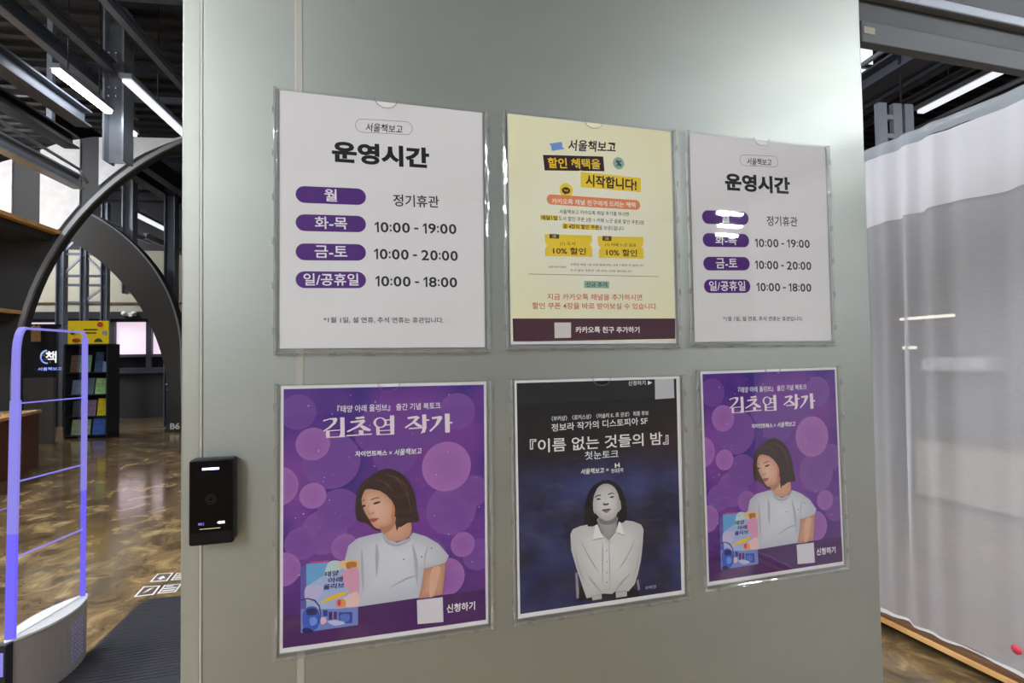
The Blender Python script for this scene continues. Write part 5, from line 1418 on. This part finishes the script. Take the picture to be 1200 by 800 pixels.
PL = thing('low_platform', 'low wooden platform with plywood edge under the sheer curtain', 'platform', (XC, 1, 0))
b = MB(); b.box(XC - .035, XC + .5, -2.5, 4.6, .078, .098); b.build('top_board', M['wood_brown'], PL)  # the board's brown is shade beside the curtain put into its colour
b = MB(); b.box(XC - .05, XC - .035, -2.5, 4.6, .058, .082, bevel=.003); b.build('front_edge', M['wood'], PL)
b = MB(); b.box(XC + .06, XC + .5, -2.5, 4.6, 0, .078); b.build('plinth', M['black_plastic'], PL)
# behind the curtain
WB = MB(); WB.box(7.2, 7.3, -3, 9, 0, 3.6)
struct(WB.build('wall_inner', M['grey_board']))
cb = thing('counter', 'pale counter showing dimly through the lower curtain', 'counter', (5.9, 2.6, 0))
b = MB(); b.box(5.6, 6.3, .6, 3.6, .04, .62); b.build('body', mat('beige_laminate', rgb(214, 204, 184), .5), cb)
b = MB(); b.box(5.56, 6.34, .56, 3.64, .62, .66, bevel=.005); b.build('countertop', M['wood_brown'], cb)
b = MB(); b.box(5.66, 6.26, .66, 3.54, 0, .04); b.build('plinth', M['black_plastic'], cb)
bx_ = thing('wall_shelf', 'white wall shelf unit seen through the curtain under the warm lamps', 'shelf', (6.9, 4.1, 1.35))
b = MB(); b.box(6.85, 7.2, 3.75, 4.5, 1.28, 1.31); b.build('board', M['white'], bx_)
b = MB(); b.box(7.17, 7.2, 3.75, 4.5, 1.31, 1.44); b.build('back_panel', M['white'], bx_)
for y in (3.75, 4.1, 4.47):
    b = MB(); b.box(6.9, 7.17, y, y + .03, 1.31, 1.44); b.build('divider', M['white'], bx_)
def wlamp(label, y0, y1, z):
    c = thing('wall_lamp', label, 'lamp', (7.15, (y0 + y1) / 2, z), 'warm lamps behind the curtain')
    b = MB(); b.box(7.12, 7.16, y0, y1, z - .02, z + .02, bevel=.005); b.build('diffuser', M['warm_lit'], c)
    b = MB(); b.box(7.16, 7.2, y0 - .02, y1 + .02, z - .03, z + .03); b.build('housing', M['steel_dark'], c)
wlamp('long warm lamp glowing through the curtain', 4.25, 4.95, 1.96)
wlamp('short warm lamp glowing through the curtain below the long one', 4.75, 4.93, 1.57)
# steelwork above the curtain
GR = 'steel members above the curtain'
beam('wide grey steel beam above the curtain, nearest the notice wall', 5.12, 2.6, 9, 4.6, .26, .2, 'steel', group=GR)
b = MB(); b.tube([B(4.99, 2.6, 4.78), B(4.99, 9, 4.78)], .028, 8)
tag(b.build('conduit_pipe', M['steel_light'], origin=B(5, 5, 4.78)), 'thin pale pipe above the wide grey beam over the curtain', 'pipe', GR)
beam('thin dark steel member in the middle above the curtain', 5.75, 2.6, 9, 4.7, .12, .12, 'steel', group=GR)
beam('thin steel member just left of the strip light over the curtain', 6.06, 2.6, 9, 4.65, .05, .08, 'steel', group=GR)
b = MB(); b.tube([B(6.8, 2.6, 4.6), B(6.8, 9, 4.6)], .03, 8)
tag(b.build('conduit_pipe', M['steel_light'], origin=B(6.8, 5, 4.6)), 'pale pipe running lowest above the curtain', 'pipe', GR)
beam('brown dark beam behind the pale pipe over the curtain', 7.4, 2.6, 9, 4.75, .3, .2, 'steel_dark', group=GR)
rk = thing('steel_rack', 'slotted pale steel bracket rack above the curtain', 'rack', B(5.1, 4.3, 3.2))
for e in (4.85, 5.03, 5.17):
    b = MB(); b.bar(B(e, 4.3, 2.9), B(e, 4.3, 4.15), .10, .06, up=BD); b.build('post', M['steel_light'], rk)
for z in (3.2, 3.4, 3.6, 3.8, 4.0):
    b = MB(); b.bar(B(4.85, 4.3, z), B(5.03, 4.3, z), .05, .05); b.build('rung', M['steel_light'], rk)
b = MB(); b.tube([B(5.10, 4.3, 4.12), B(5.10, 4.3, 6.56)], .012, 8); b.build('hanger_rod', M['steel_dark'], rk)
db = thing('ceiling_panel', 'white ceiling panel with added glow beyond the header beam, beside the wall edge', 'panel', B(6.2, 6.2, 5.4))
b = MB(); hbox(b, 5.5, 6.25, 5.9, 5.96, 5.15, 6.2); b.build('board', M['strip_lit'], db)  # glow put into the board, since little light reaches it
b = MB(); hbox(b, 5.86, 5.90, 5.88, 5.9, 5.15, 6.2); hbox(b, 5.5, 6.25, 5.86, 5.9, 5.45, 5.5); b.build('seam_bar', M['steel_dark'], db)
ar = MB(); ar.tube([B(5.6 + 1.3 * k / 12, 4.75, 4.99 - .10 * (k / 12) ** 2 + .03 * math.sin(math.pi * k / 12)) for k in range(13)], .022, 8)
tag(ar.build('curved_rim', M['white'], origin=B(6.2, 4.75, 5.05)), 'white curved rim just under the header beam', 'rim')

for o in ORIG:
    if '_o' in o:
        del o['_o']
